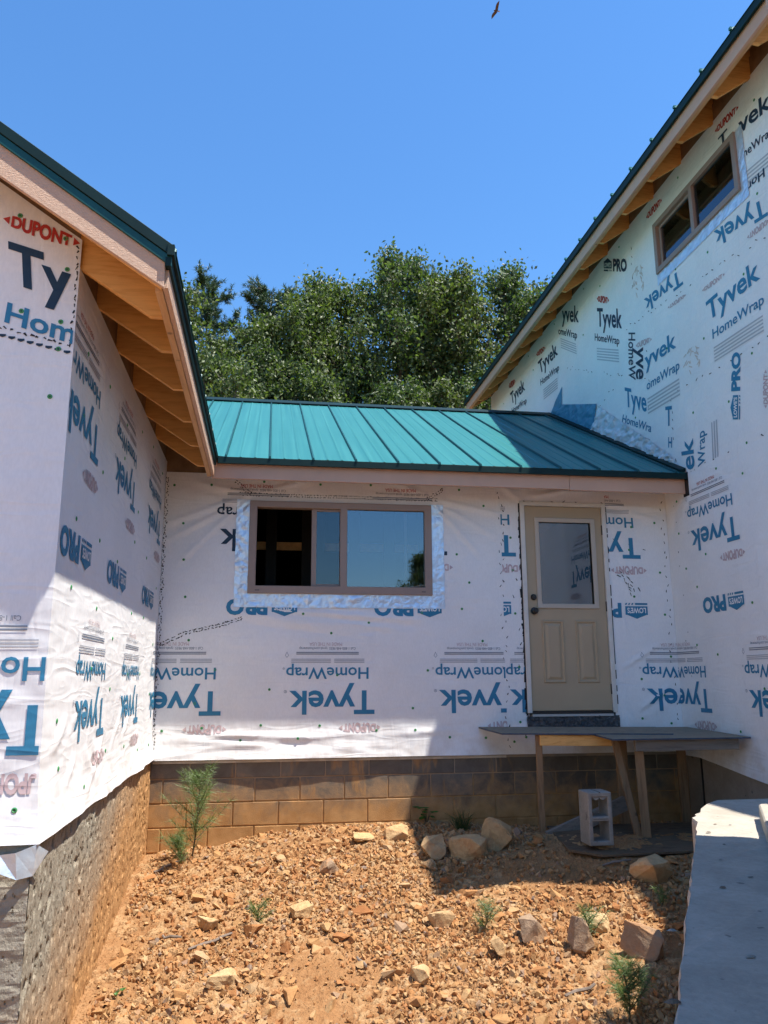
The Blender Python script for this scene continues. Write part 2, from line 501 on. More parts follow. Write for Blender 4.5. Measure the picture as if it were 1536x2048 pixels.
class MB:
    def __init__(s): s.v = []; s.f = []; s.m = []
    def add(s, vs, fs, mi=0):
        k = len(s.v); s.v += [tuple(p) for p in vs]; s.f += [tuple(i + k for i in f) for f in fs]; s.m += [mi] * len(fs)
        return s
    def box(s, x0, x1, y0, y1, z0, z1, mi=0):
        return s.add([(x0, y0, z0), (x1, y0, z0), (x1, y1, z0), (x0, y1, z0), (x0, y0, z1), (x1, y0, z1), (x1, y1, z1), (x0, y1, z1)],
                     [(0, 3, 2, 1), (4, 5, 6, 7), (0, 1, 5, 4), (1, 2, 6, 5), (2, 3, 7, 6), (3, 0, 4, 7)], mi)
    def prism(s, poly, d, mi=0):
        """poly: 3D points of one face, d: extrusion vector"""
        n = len(poly); d = Vector(d)
        a = [Vector(p) for p in poly]; b = [p + d for p in a]
        nrm = Vector((0, 0, 0))
        for i in range(n): nrm += a[i].cross(a[(i + 1) % n])
        fs = [tuple(range(n)), tuple(range(2 * n - 1, n - 1, -1))] + [(i, n + i, n + (i + 1) % n, (i + 1) % n) for i in range(n)]
        if nrm.dot(d) > 0: fs = [tuple(reversed(f)) for f in fs]
        return s.add(a + b, fs, mi)
    def beam(s, p, q, w, h, upv=(0, 0, 1), mi=0):
        p = Vector(p); q = Vector(q); d = (q - p).normalized(); u = Vector(upv)
        sd_ = d.cross(u).normalized(); u = sd_.cross(d).normalized()
        a = [p + sd_ * (w / 2 * i) + u * (h / 2 * j) for i, j in ((-1, -1), (1, -1), (1, 1), (-1, 1))]
        return s.prism(a, q - p, mi)
    def tube(s, pts, rad, n=6, cap=True, mi=0):
        k = len(s.v); pts = [Vector(p) for p in pts]
        for i, p in enumerate(pts):
            d = (pts[min(i + 1, len(pts) - 1)] - pts[max(i - 1, 0)]).normalized()
            a = d.orthogonal().normalized() if abs(d.z) > 0.99 else d.cross(Vector((0, 0, 1))).normalized()
            b = d.cross(a)
            for j in range(n):
                t = 2 * math.pi * j / n
                s.v.append(tuple(p + (a * math.cos(t) + b * math.sin(t)) * rad[i]))
        for i in range(len(pts) - 1):
            for j in range(n):
                s.f.append((k + i * n + j, k + i * n + (j + 1) % n, k + (i + 1) * n + (j + 1) % n, k + (i + 1) * n + j)); s.m.append(mi)
        if cap:
            e = k + (len(pts) - 1) * n
            s.f.append(tuple(range(e, e + n))); s.m.append(mi)
            s.f.append(tuple(range(k + n - 1, k - 1, -1))); s.m.append(mi)
        return s
    def mesh(s, name='m', bevel=0, smooth=False):
        me = bpy.data.meshes.new(name)
        me.from_pydata(s.v, [], s.f)
        me.polygons.foreach_set('material_index', s.m)
        if bevel:
            bm = bmesh.new(); bm.from_mesh(me)
            bm.normal_update()
            es = [e for e in bm.edges if len(e.link_faces) == 2 and e.calc_face_angle(0) > 0.5]
            bmesh.ops.bevel(bm, geom=es, offset=bevel, segments=1, affect='EDGES', profile=0.5)
            bm.to_mesh(me); bm.free()
        if smooth: me.polygons.foreach_set('use_smooth', [True] * len(me.polygons))
        me.update()
        return me
    def build(s, name, mat, parent=None, bevel=0, smooth=False, loc=None):
        return link(name, s.mesh(name, bevel, smooth), mat, parent, loc)

def np_mesh(name, V, F, smooth=False):
    """V (n,3); F (m,k) with equal k"""
    me = bpy.data.meshes.new(name)
    V = np.asarray(V, np.float32); F = np.asarray(F, np.int32)
    m, k = F.shape
    me.vertices.add(len(V)); me.vertices.foreach_set('co', V.ravel())
    me.loops.add(m * k); me.loops.foreach_set('vertex_index', F.ravel())
    me.polygons.add(m)
    me.polygons.foreach_set('loop_start', np.arange(0, m * k, k, dtype=np.int32))
    me.polygons.foreach_set('use_smooth', np.full(m, smooth))
    me.update(calc_edges=True)
    me.validate()
    return me

# ------------------------------------------------------------------ main measures (metres, camera at the origin)
XL, XR, D, YF = -0.983, 4.124, 7.59, 3.863
PITCH_W = 0.70

# ------------------------------------------------------------------ ground
CP = np.array([(-.98, 7.59, -1.52), (-.5, 7.4, -1.45), (.13, 7.59, -1.335), (.8, 7.59, -1.315), (1.6, 7.59, -1.31), (2.6, 7.59, -1.38), (4.1, 7.59, -1.37),
               (-.98, 7.0, -1.50), (-.98, 5.9, -1.665), (-.98, 5.15, -1.775), (-.98, 4.5, -1.85), (-.98, 3.5, -1.95),
               (1.3, 6.7, -1.40), (.3, 6.7, -1.42), (2.6, 6.25, -1.29), (3.4, 6.4, -1.30), (3.2, 5.5, -1.42), (2.2, 5.9, -1.44), (1.3, 5.8, -1.52), (.3, 5.5, -1.63),
               (1.5, 4.8, -1.67), (2.2, 4.7, -1.62), (0, 4.3, -1.82), (1.3, 3.8, -1.78), (0, 2.5, -1.92), (3, 3, -1.65), (0, 0, -1.95), (4, 0, -1.8), (-3, 1, -1.98)])
def _tps(r2): return np.where(r2 > 1e-9, r2 * np.log(np.maximum(r2, 1e-9)), 0)
_n = len(CP)
_K = _tps(((CP[:, None, :2] - CP[None, :, :2]) ** 2).sum(-1)) + 0.02 * np.eye(_n)
_P = np.c_[np.ones(_n), CP[:, :2]]
_A = np.block([[_K, _P], [_P.T, np.zeros((3, 3))]])
_S = np.linalg.solve(_A, np.r_[CP[:, 2], np.zeros(3)])
def gz0(x, y):
    x = np.atleast_1d(np.asarray(x, float)); y = np.atleast_1d(np.asarray(y, float))
    xc = np.clip(x, -3.5, 5); yc = np.clip(y, -1, 8)
    r2 = (xc[:, None] - CP[None, :, 0]) ** 2 + (yc[:, None] - CP[None, :, 1]) ** 2
    z = _tps(r2) @ _S[:_n] + _S[_n] + _S[_n + 1] * xc + _S[_n + 2] * yc
    d = np.maximum(np.maximum(-3.5 - x, x - 5), np.maximum(-1 - y, y - 8))
    w = np.clip(d / 6.0, 0, 1); w = w * w * (3 - 2 * w)
    return z * (1 - w) + (-1.65) * w
def gz(x, y):
    x = np.atleast_1d(np.asarray(x, float)); y = np.atleast_1d(np.asarray(y, float))
    near = (x > -2) & (x < 5) & (y > 0) & (y < 9)
    return gz0(x, y) + near * (0.035 * fbm(x * 2.3, y * 2.3, 1, 5) + 0.014 * fbm(x * 13, y * 13, 7, 3))
def g1(x, y): return float(gz(x, y)[0])

def nonuni(a, b, st, lo, hi, n):
    c = np.arange(a, b + 1e-6, st)
    l = a - np.geomspace(st * 2, a - lo, n)[::-1]
    h = b + np.geomspace(st * 2, hi - b, n)
    return np.r_[l, c, h]
def clods(x, y, sc, seed, amp, tilt):
    """angular clods: every cell of a jittered grid is a small tilted facet"""
    xs_, ys_ = x * sc, y * sc
    xi = np.floor(xs_).astype(int); yi = np.floor(ys_).astype(int)
    best = np.full(x.shape, 1e9); sec = np.full(x.shape, 1e9); hx = np.zeros(x.shape); rv = np.zeros(x.shape)
    for a in (-1, 0, 1):
        for b in (-1, 0, 1):
            cx, cy = xi + a, yi + b
            r1 = _T[(cx * 7 + seed) & 255, (cy * 13 + seed * 3) & 255]; r2 = _T[(cx * 11 + seed * 5) & 255, (cy * 5 + 77) & 255]
            r3 = _T[(cx * 3 + 19) & 255, (cy * 17 + seed) & 255]; r4 = _T[(cx * 19 + 5) & 255, (cy * 3 + seed * 7) & 255]; r5 = _T[(cx * 5 + 91) & 255, (cy * 7 + 33 + seed) & 255]
            dx = xs_ - (cx + .15 + .7 * r1); dy = ys_ - (cy + .15 + .7 * r2)
            d = dx * dx + dy * dy
            h = (r3 - .35) * amp + ((r4 - .5) * dx + (r5 - .5) * dy) * tilt
            m_ = d < best
            sec = np.where(m_, best, np.minimum(sec, d)); hx = np.where(m_, h, hx); rv = np.where(m_, r3, rv); best = np.where(m_, d, best)
    gap = np.clip((np.sqrt(sec) - np.sqrt(best)) / .16, 0, 1)
    return hx * gap - amp * .5 * (1 - gap), rv * gap
def rubble(x, y):
    w = np.clip(.75 + 1.5 * fbm(x * .9, y * .9, 15, 2), .15, 1.2) * (.75 + .25 * (x < 1.4))
    a, ra = clods(x, y, 15, 3, .026, .030); b, rb = clods(x, y, 34, 9, .013, .016)
    m_ = vnoise(x * 3.1, y * 3.1, 44) > -.05
    return w * (np.where(m_, a, 0) + b), np.where(m_, ra * .6, 0) + rb * .5
gx = nonuni(-1.1, 4.1, 0.0145, -900, 900, 26); gy = nonuni(3.2, 7.62, 0.0145, -900, 1500, 28)
GX, GY = np.meshgrid(gx, gy, indexing='ij')
GZ = gz(GX.ravel(), GY.ravel())
_in = (GX.ravel() > -1.1) & (GX.ravel() < 4.1) & (GY.ravel() > 3.2) & (GY.ravel() < 7.62)
_rh, _rv = rubble(GX.ravel(), GY.ravel())
GZ = GZ + _in * (_rh - .006)
nx, ny = GX.shape
idx = np.arange(nx * ny).reshape(nx, ny)
F = np.stack([idx[:-1, :-1], idx[1:, :-1], idx[1:, 1:], idx[:-1, 1:]], -1).reshape(-1, 4)
gme = np_mesh('ground', np.c_[GX.ravel(), GY.ravel(), GZ], F, False)
_at = gme.attributes.new('clod', 'FLOAT', 'POINT'); _at.data.foreach_set('value', (_rv * _in).astype(np.float32))
ground = link('ground', gme, 'dirt', loc=(0, 0, -1.6))
tag(ground, 'orange clay dirt strewn with stones between the house wings', 'ground', kind='structure')
#@@PART2
# ------------------------------------------------------------------ wall frames, wrap sheets and prints
def PW(wall, u, z, off=0.0):
    if wall == 'back': return np.stack([u, D - off + 0 * u, z + 0 * u], -1)
    if wall == 'side': return np.stack([XL + off + 0 * u, u, z + 0 * u], -1)
    if wall == 'front': return np.stack([u, YF - off + 0 * u, z + 0 * u], -1)
    if wall == 'right': return np.stack([XR - off + 0 * u, -u, z + 0 * u], -1)
BOUNDS = {'back': (XL + .004, XR - .004, -.72, 1.95), 'side': (YF + .004, D - .004, -.70, 2.05),
          'front': (-6.0, XL - .004, -.70, 6.0), 'right': (-13.8, -4.76, -.9, 5.2)}
_r = random.Random(5)
CREASE = {'back': [], 'side': [], 'front': [], 'right': []}
for i in range(46):
    u = _r.uniform(-1, 2.3); z = _r.uniform(-.70, -.46); l = _r.uniform(.25, 1.0)
    CREASE['back'].append((u, z, u + l, z + _r.uniform(-.05, .03), _r.uniform(.012, .026), _r.uniform(-.006, .010)))
for (a, b, c, d) in ((-.20, 1.72, -.95, 1.28), (-.20, 1.74, -.95, 1.45), (-.20, 1.76, -.7, 1.86), (-.22, 1.70, -.85, 1.05), (-.05, 1.78, .4, 1.92),
                     (1.62, 1.74, 2.25, 1.40), (1.62, 1.76, 2.3, 1.62), (1.62, 1.72, 2.1, 1.2), (1.55, 1.80, 1.2, 1.93),
                     (2.5, 1.8, 2.34, 1.93), (2.6, 1.82, 3.3, 1.9), (2.7, 1.80, 3.1, 1.93), (3.42, 1.78, 4.0, 1.6), (3.44, 1.75, 4.1, 1.72),
                     (-.3, .60, 1.2, .48), (-.2, .55, .9, .44), (.1, .63, 1.5, .55), (3.5, -.2, 3.6, -.65), (3.7, -.3, 4.0, -.1), (3.55, 0.1, 3.9, .3)):
    CREASE['back'].append((a, b, c, d, .024, .013)); CREASE['back'].append((a, b - .05, c, d - .07, .022, -.008))
for i in range(26):
    u = _r.uniform(YF, 7.5); z = _r.uniform(-.68, -.30); l = _r.uniform(.1, .5)
    CREASE['side'].append((u, z, u + l * .8, z + _r.choice((-1, 1)) * l * .5, _r.uniform(.014, .034), _r.uniform(-.006, .012)))
for i in range(14):
    u = _r.uniform(-1.5, -1.0); z = _r.uniform(-.68, .3); l = _r.uniform(.1, .35)
    CREASE['front'].append((u, z, u + l * .3, z + _r.uniform(-.15, .15), .014, _r.uniform(-.004, .006)))
for i in range(40):
    u = -_r.uniform(5, 10); z = _r.uniform(2, 5); l = _r.uniform(.3, .9); t = _r.uniform(0, 3.14)
    CREASE['right'].append((u, z, u + l * math.cos(t), z + l * math.sin(t), _r.uniform(.015, .035), _r.uniform(-.005, .007)))
def disp(wall, u, z):
    u = np.asarray(u, float); z = np.asarray(z, float)
    d = 0.006 * fbm(u * 1.7, z * 1.7, {'back': 1, 'side': 2, 'front': 3, 'right': 4}[wall], 3) + 0.004
    for (a, b, c, e, w, am) in CREASE[wall]:
        L2 = (c - a) ** 2 + (e - b) ** 2
        t = ((u - a) * (c - a) + (z - b) * (e - b)) / L2
        tc = np.clip(t, 0, 1)
        dist2 = (u - a - tc * (c - a)) ** 2 + (z - b - tc * (e - b)) ** 2
        d = d + am * np.exp(-dist2 / w ** 2) * np.sin(np.pi * np.clip(tc * .9 + .05, 0, 1)) ** .5
    zb = {'back': -.715, 'side': -.70, 'front': -.70, 'right': -.8}[wall]
    if wall == 'right': zb = np.where(-u < 7.3, -.75 - (7.3 + u) * .11, -.75)
    k = np.clip((zb + .34 - z) / .34, 0, 1.1)
    fl = .036 if wall != 'right' else .02
    d = d + fl * k ** 2 * (1 + 0.9 * vnoise(u * 1.6, u * 0 + 3, 9) + 0.5 * vnoise(u * 5, u * 0 + 8, 4))
    return np.maximum(d, 0.0005)

def sheet(name, wall, u0, u1, zlo, zhi, du, dz, holes, mat, parent, thick=True):
    us = np.arange(u0, u1, du); us = np.r_[us[us < u1 - du * .3], u1]
    nz = max(2, int(round((np.max(zhi(us)) - np.min(zlo(us))) / dz)) + 1)
    for h in holes: us = np.unique(np.r_[us, h[0], h[1]])
    tt = np.linspace(0, 1, nz)
    if holes:
        zl = float(zlo(us[:1])[0]); zh = float(zhi(us[:1])[0])
        for h in holes: tt = np.unique(np.r_[tt, (h[2] - zl) / (zh - zl), (h[3] - zl) / (zh - zl)])
    U, T = np.meshgrid(us, tt, indexing='ij')
    Z = zlo(U) * (1 - T) + zhi(U) * T
    dd = disp(wall, U, Z)
    P = PW(wall, U, Z, dd)
    if wall == 'side':      # meet the front sheet round the corner
        P[..., 1] -= disp('front', np.full(Z.shape, XL), Z) * np.clip(1 - (U - YF) / .12, 0, 1)
    if wall == 'front':
        P[..., 0] += disp('side', np.full(Z.shape, YF), Z) * np.clip(1 - (XL - U) / .12, 0, 1)
    a, b = U.shape
    idx = np.arange(a * b).reshape(a, b)
    F = np.stack([idx[:-1, :-1], idx[1:, :-1], idx[1:, 1:], idx[:-1, 1:]], -1)
    uc = (U[:-1, :-1] + U[1:, 1:]) / 2; zc = (Z[:-1, :-1] + Z[1:, 1:]) / 2
    keep = np.ones(uc.shape, bool)
    for h in holes: keep &= ~((uc > h[0]) & (uc < h[1]) & (zc > h[2]) & (zc < h[3]))
    F = F[keep].reshape(-1, 4)
    me = np_mesh(name, P.reshape(-1, 3), F, True)
    return link(name, me, mat, parent)

_TXT = {}
def text_mesh(body, bold):
    k = (body, bold)
    if k in _TXT: return _TXT[k]
    cu = bpy.data.curves.new('t', 'FONT')
    cu.body = body; cu.size = 1.0; cu.resolution_u = 3; cu.offset = bold; cu.fill_mode = 'FRONT'
    ob = bpy.data.objects.new('t', cu)
    COL.objects.link(ob)
    me = bpy.data.meshes.new_from_object(ob.evaluated_get(bpy.context.evaluated_depsgraph_get()))
    n = len(me.vertices); co = np.empty(n * 3, np.float32); me.vertices.foreach_get('co', co); co = co.reshape(-1, 3)
    fs = [tuple(p.vertices) for p in me.polygons]
    bpy.data.objects.remove(ob, do_unlink=True); bpy.data.curves.remove(cu); bpy.data.meshes.remove(me)
    _TXT[k] = (co[:, :2].astype(float).copy(), fs)
    return _TXT[k]
def cap_h(bold):
    return text_mesh('H', bold)[0][:, 1].max()
def text_unit(body, bold=0.02, warp=0.0):
    """x in 0..1 over the word width, y in cap heights"""
    co, fs = text_mesh(body, bold)
    co = co.copy()
    y0 = text_mesh('H', bold)[0][:, 1].min()
    co[:, 1] = (co[:, 1] - y0) / (cap_h(bold) - y0)
    x0, x1 = co[:, 0].min(), co[:, 0].max()
    co[:, 0] = (co[:, 0] - x0) / max(1e-6, x1 - x0)
    if warp:
        co[:, 1] = 0.5 + (co[:, 1] - 0.5) * (1 - warp * (2 * co[:, 0] - 1) ** 2)
    return co, fs
def poly_unit(polys):
    co = []; fs = []
    for p in polys:
        k = len(co); co += p; fs.append(tuple(range(k, k + len(p))))
    return np.array(co, float), fs

def place(wall, unit, p0, p1, p2, mat, parent, name, off=0.0035, step=0.055, clip=None):
    """affine: unit x -> p0..p1, unit y -> p0..p2, all (u, z) on the wall; sliced so that it follows the folds"""
    co, fs = unit
    p0, p1, p2 = (np.array(p, float) for p in (p0, p1, p2))
    uz = p0 + co[:, :1] * (p1 - p0) + co[:, 1:2] * (p2 - p0)
    bm = bmesh.new()
    vs = [bm.verts.new((a, b, 0)) for a, b in uz]
    for f in fs:
        try: bm.faces.new([vs[i] for i in f])
        except ValueError: pass
    b = clip or BOUNDS[wall]
    for co_, no in (((b[0], 0, 0), (-1, 0, 0)), ((b[1], 0, 0), (1, 0, 0)), ((0, b[2], 0), (0, -1, 0)), ((0, b[3], 0), (0, 1, 0))):
        bmesh.ops.bisect_plane(bm, geom=bm.verts[:] + bm.edges[:] + bm.faces[:], plane_co=co_, plane_no=no, clear_outer=True)
    if len(bm.faces) == 0:
        bm.free(); return None
    ua = [v.co.x for v in bm.verts]; za = [v.co.y for v in bm.verts]
    for k in np.arange(math.ceil(min(ua) / step) * step, max(ua), step):
        bmesh.ops.bisect_plane(bm, geom=bm.verts[:] + bm.edges[:] + bm.faces[:], plane_co=(k, 0, 0), plane_no=(1, 0, 0))
    for k in np.arange(math.ceil(min(za) / step) * step, max(za), step):
        bmesh.ops.bisect_plane(bm, geom=bm.verts[:] + bm.edges[:] + bm.faces[:], plane_co=(0, k, 0), plane_no=(0, 1, 0))
    u = np.array([v.co.x for v in bm.verts]); z = np.array([v.co.y for v in bm.verts])
    P = PW(wall, u, z, disp(wall, u, z) + off)
    for v, p in zip(bm.verts, P): v.co = p
    bm.normal_update()
    want = Vector({'back': (0, -1, 0), 'side': (1, 0, 0), 'front': (0, -1, 0), 'right': (-1, 0, 0)}[wall])
    for f in bm.faces:
        if f.normal.dot(want) < 0: f.normal_flip()
    me = bpy.data.meshes.new(name); bm.to_mesh(me); bm.free()
    return link(name, me, mat, parent)

BAR = lambda n=1, gap=0.35: [[(0, (i + gap) / n), (1, (i + gap) / n), (1, (i + 1) / n), (0, (i + 1) / n)] for i in range(n)]
def dupont(wall, a, b, c, mat, parent, clip=None):
    a = np.array(a, float); b = np.array(b, float); c = np.array(c, float)
    x = b - a
    co, fs = text_unit('DUPONT', 0.045, 0.30)
    co = co.copy(); co[:, 0] = 0.11 + 0.78 * co[:, 0]
    k = len(co)
    tri = np.array([(0, .5), (.085, .24), (.085, .76), (1, .5), (.915, .24), (.915, .76)])
    co = np.r_[co, tri]; fs = list(fs) + [(k, k + 1, k + 2), (k + 3, k + 5, k + 4)]
    place(wall, (co, fs), a, b, c, mat, parent, 'brand_print', clip=clip)
def lowes(wall, a, b, c, mat, parent, clip=None):
    """house badge with a bar and three ticks below it, then the word; unit over the full width"""
    house = [[(0, .22), (.36, .22), (.36, .80), (.335, .80), (.18, 1.06), (.025, .80), (0, .80)],
             [(0, 0), (.20, 0), (.20, .13), (0, .13)], [(.225, 0), (.25, 0), (.262, .13), (.237, .13)],
             [(.275, 0), (.30, 0), (.312, .13), (.287, .13)], [(.325, 0), (.35, 0), (.362, .13), (.337, .13)]]
    co, fs = poly_unit(house)
    t, tf = text_unit('PRO', 0.05)
    t = t.copy(); t[:, 0] = .42 + .58 * t[:, 0]; k = len(co)
    co = np.r_[co, t]; fs = fs + [tuple(i + k for i in f) for f in tf]
    o = place(wall, (co, fs), a, b, c, mat, parent, 'brand_print', clip=clip)
    t, tf = text_unit("LOWE'S", 0.03)
    t = t.copy(); t[:, 0] = .03 + .30 * t[:, 0]; t[:, 1] = .32 + .36 * t[:, 1]
    place(wall, (t, tf), a, b, c, 'wrap', parent, 'brand_print', off=0.0055, clip=clip)

def roll_unit(wall, U, row, parent, blue='ink_blue', pink='ink_pink', skip='', clip=None):
    """one repeat of the roll, printed upside down; U is where the word starts, row 0 lower / 1 upper"""
    dz = 1.518 * row
    R_ = lambda w, x0, wd, base, cap, m, nm, bold: place(wall, text_unit(w, bold), (U - x0, base + dz), (U - x0 - wd, base + dz), (U - x0, base - cap + dz), m, parent, nm, clip=clip)
    if 'T' not in skip: R_('Tyvek', 0, .80, -.113, .217, blue, 'brand_print', 0.022)
    if 'H' not in skip: R_('HomeWrap', .056, .776, .100, .107, blue, 'product_print', 0.014)
    if 'F' not in skip:
        for (a, b, z0, z1, n, m) in ((.096, .383, .143, .187, 3, 'ink_grey'), (.414, .786, .143, .187, 3, 'ink_grey'), (.15, .74, .220, .250, 2, 'ink_slate')):
            place(wall, poly_unit(BAR(n, .45)), (U - a, z1 + dz), (U - b, z1 + dz), (U - a, z0 + dz), m, parent, 'fine_print', clip=clip)
        R_('Call 1-800-448-9835  tyvek.com/homewrap', .181, .533, .288, .024, 'ink_slate', 'fine_print', 0.0)
        R_('MADE IN THE USA', .31, .307, .332, .032, 'ink_pink' if row == 0 else 'ink_red', 'fine_print', 0.0)
    if 'R' not in skip:
        ring = []
        for q in range(12):
            a0, a1 = 2 * math.pi * q / 12, 2 * math.pi * (q + 1) / 12
            ring.append([(math.cos(a0), math.sin(a0)), (math.cos(a1), math.sin(a1)), (.75 * math.cos(a1), .75 * math.sin(a1)), (.75 * math.cos(a0), .75 * math.sin(a0))])
        for (cx, cz, r) in ((U - .835, -.12 + dz, .014), (U - .855, .09 + dz, .010)):
            place(wall, poly_unit(ring), (cx, cz), (cx - r, cz), (cx, cz - r), 'ink_slate', parent, 'mark_print', clip=clip)
            place(wall, text_unit('R', .02), (cx + r * .35, cz + r * .4), (cx - r * .35, cz + r * .4), (cx + r * .35, cz - r * .4), 'ink_slate', parent, 'mark_print', clip=clip)
        dia = [[(0, .4), (.5, 1), (1, .4), (.5, -.6)], ]
        place(wall, poly_unit([[(0, .4), (.12, .4), (.5, .85), (.5, 1)], [(.5, 1), (.5, .85), (.88, .4), (1, .4)], [(0, .4), (.5, -.6), (.5, -.4), (.12, .4)], [(1, .4), (.88, .4), (.5, -.4), (.5, -.6)]]),
              (U - .81, .225 + dz), (U - .845, .225 + dz), (U - .81, .19 + dz), 'ink_slate', parent, 'mark_print', clip=clip)
    if 'D' not in skip: dupont(wall, (U + .056, -.405 + dz), (U - .334, -.405 + dz), (U + .056, -.495 + dz), pink, parent, clip)
def roll_pro(wall, U, parent, clip=None):
    lowes(wall, (U, .735), (U - .665, .735), (U, .585), 'ink_blue', parent, clip)

CAP = None
def cap_mesh():
    m = MB()
    n = 10
    prof = [(.0125, .0), (.0125, .0025), (.008, .004), (.0055, .002), (.0, .0022)]
    for r, h in prof[:-1]:
        for j in range(n):
            t = 2 * math.pi * j / n; m.v.append((r * math.cos(t), h, r * math.sin(t)))
    m.v.append((0, prof[-1][1], 0))
    for i in range(3):
        for j in range(n):
            m.f.append((i * n + j, i * n + (j + 1) % n, (i + 1) * n + (j + 1) % n, (i + 1) * n + j)); m.m.append(0)
    for j in range(n): m.f.append((3 * n + j, 3 * n + (j + 1) % n, 4 * n)); m.m.append(1)
    me = m.mesh('cap_nail')
    me.materials.append(MATS['cap_green']); me.materials.append(MATS['cap_dark'])
    return me
CAP = cap_mesh()
def nails(wall, pts, parent):
    rot = {'back': (0, 0, math.pi), 'front': (0, 0, math.pi), 'side': (0, 0, -math.pi / 2), 'right': (0, 0, math.pi / 2)}[wall]
    base = org(parent)
    for (u, z) in pts:
        o = bpy.data.objects.new('cap_nail', CAP)
        COL.objects.link(o); o.parent = parent
        d = float(disp(wall, np.array([u]), np.array([z]))[0])
        o.location = Vector(PW(wall, np.array([u]), np.array([z]), d + .001)[0]) - base
        o.rotation_euler = rot
def seam(wall, pts, parent, name='tape_edge_print', size=.016, gap=.028, rows=2, jitter=.006, mat='ink_black', clip=None, prob=1.0):
    """row of small black ticks printed along the edge of a sheet"""
    polys = []
    rr = random.Random(int(abs(pts[0][0] * 1000 + pts[0][1] * 77)))
    for (a, b) in zip(pts[:-1], pts[1:]):
        a = Vector((a[0], a[1])); b = Vector((b[0], b[1])); L = (b - a).length; d = (b - a) / L; n = Vector((-d.y, d.x))
        k = 0.0
        while k < L:
            for r in range(rows):
                if rr.random() > prob: continue
                c = a + d * (k + rr.uniform(-.3, .3) * gap) + n * (r * .022 + rr.uniform(-jitter, jitter))
                t = rr.uniform(-.7, .7); e = (d * math.cos(t) + n * math.sin(t)) * size * rr.uniform(.4, .75); w = Vector((-e.y, e.x)).normalized() * rr.uniform(.003, .0065)
                polys.append([tuple(c - e - w), tuple(c + e - w * .5), tuple(c + e * .9 + w * .6), tuple(c - e * .8 + w)])
            k += gap
    o = place(wall, poly_unit(polys), (0, 0), (1, 0), (0, 1), mat, parent, name, step=5.0, off=.003, clip=clip)
    if o: o['kind'] = 'stuff'

# cell-built solids: a slab cut into cells with openings
def cells(xs, zs, solid, y0, y1, mp=lambda x, y, z: (x, y, z)):
    m = MB(); nx, nz = len(xs) - 1, len(zs) - 1
    S = lambda i, j: 0 <= i < nx and 0 <= j < nz and solid(i, j)
    for i in range(nx):
        for j in range(nz):
            if not S(i, j): continue
            x0, x1, z0, z1 = xs[i], xs[i + 1], zs[j], zs[j + 1]
            q = lambda *p: m.add([mp(*a) for a in p], [(0, 1, 2, 3)])
            q((x0, y0, z0), (x1, y0, z0), (x1, y0, z1), (x0, y0, z1))
            q((x1, y1, z0), (x0, y1, z0), (x0, y1, z1), (x1, y1, z1))
            if not S(i - 1, j): q((x0, y1, z0), (x0, y0, z0), (x0, y0, z1), (x0, y1, z1))
            if not S(i + 1, j): q((x1, y0, z0), (x1, y1, z0), (x1, y1, z1), (x1, y0, z1))
            if not S(i, j - 1): q((x0, y1, z0), (x1, y1, z0), (x1, y0, z0), (x0, y0, z0))
            if not S(i, j + 1): q((x0, y0, z1), (x1, y0, z1), (x1, y1, z1), (x0, y1, z1))
    return m
def weld(me, bevel=0):
    bm = bmesh.new(); bm.from_mesh(me)
    bmesh.ops.remove_doubles(bm, verts=bm.verts[:], dist=1e-5)
    bmesh.ops.dissolve_limit(bm, angle_limit=0.01, verts=bm.verts[:], edges=bm.edges[:])
    bm.normal_update()
    if bevel:
        es = [e for e in bm.edges if len(e.link_faces) == 2 and e.calc_face_angle(0) > 0.5]
        bmesh.ops.bevel(bm, geom=es, offset=bevel, segments=1, affect='EDGES', profile=0.5)
    bm.to_mesh(me); bm.free(); me.update()
    return me

# ================================================================== LEFT WING
left = empty('house_wing', (-3.0, 8.0, -1.9), 'left wing of the unfinished house, white wrap over parged concrete, open rafter tails', 'house wing')
lside = sheet('house_wrap', 'side', YF, D, lambda u: -.70 + 0 * u, lambda u: 2.05 + 0 * u, .03, .022, [], 'wrap', left)
lfront = sheet('house_wrap', 'front', -5.5, XL, lambda u: -.70 + .0 * u, lambda u: 2.2 + PITCH_W * (XL - u), .035, .03, [], 'wrap', left)
# wall bodies behind the wrap
MB().prism([(-9.0, YF + .012, -.69), (XL - .012, YF + .012, -.69), (XL - .012, YF + .012, 2.25), (-5.0, YF + .012, 5.0), (-9.0, YF + .012, 2.3)], (0, 10, 0)).build('wall_framing', 'framing', left)
# prints on the side wall
for U in (5.25, 6.62, 8.05): roll_unit('side', U, 0, lside)
for U in (4.56, 5.90, 7.36): roll_unit('side', U, 1, lside)
for U in (4.56, 5.72, 7.14): roll_pro('side', U, lside)
roll_unit('front', -.93, 0, lfront)
roll_unit('front', -.95, 1, lfront, skip='THFD')
# upright patch at the top of the front wall
place('front', text_unit('Ty', .026), (-1.307, 1.936), (-1.000, 1.849), (-1.335, 2.164), 'ink_dark', lfront, 'brand_print')
place('front', text_unit('Hom', .024), (-1.315, 1.726), (-.978, 1.626), (-1.308, 1.833), 'ink_blue', lfront, 'product_print')
dupont('front', (-1.372, 2.245), (-.99, 2.135), (-1.368, 2.330), 'ink_red', lfront)
hexes = []
for i in range(9):
    c = np.array([-1.36 + i * .044, 1.668 - i * .0098])
    hx = [(-.016, .004), (-.016, -.006), (0, -.013), (.016, -.006), (.016, .004)]
    hexes.append([tuple(c + np.array(h)) for h in hx])
place('front', poly_unit(hexes), (0, 0), (1, 0), (0, 1), 'ink_dark', lfront, 'tape_edge_print')
seam('front', [(-1.36, 1.705), (-.99, 1.622)], lfront, rows=1, gap=.03, size=.018)
seam('front', [(-.995, 2.16), (-.992, 1.62)], lfront, rows=1, gap=.03, size=.018)
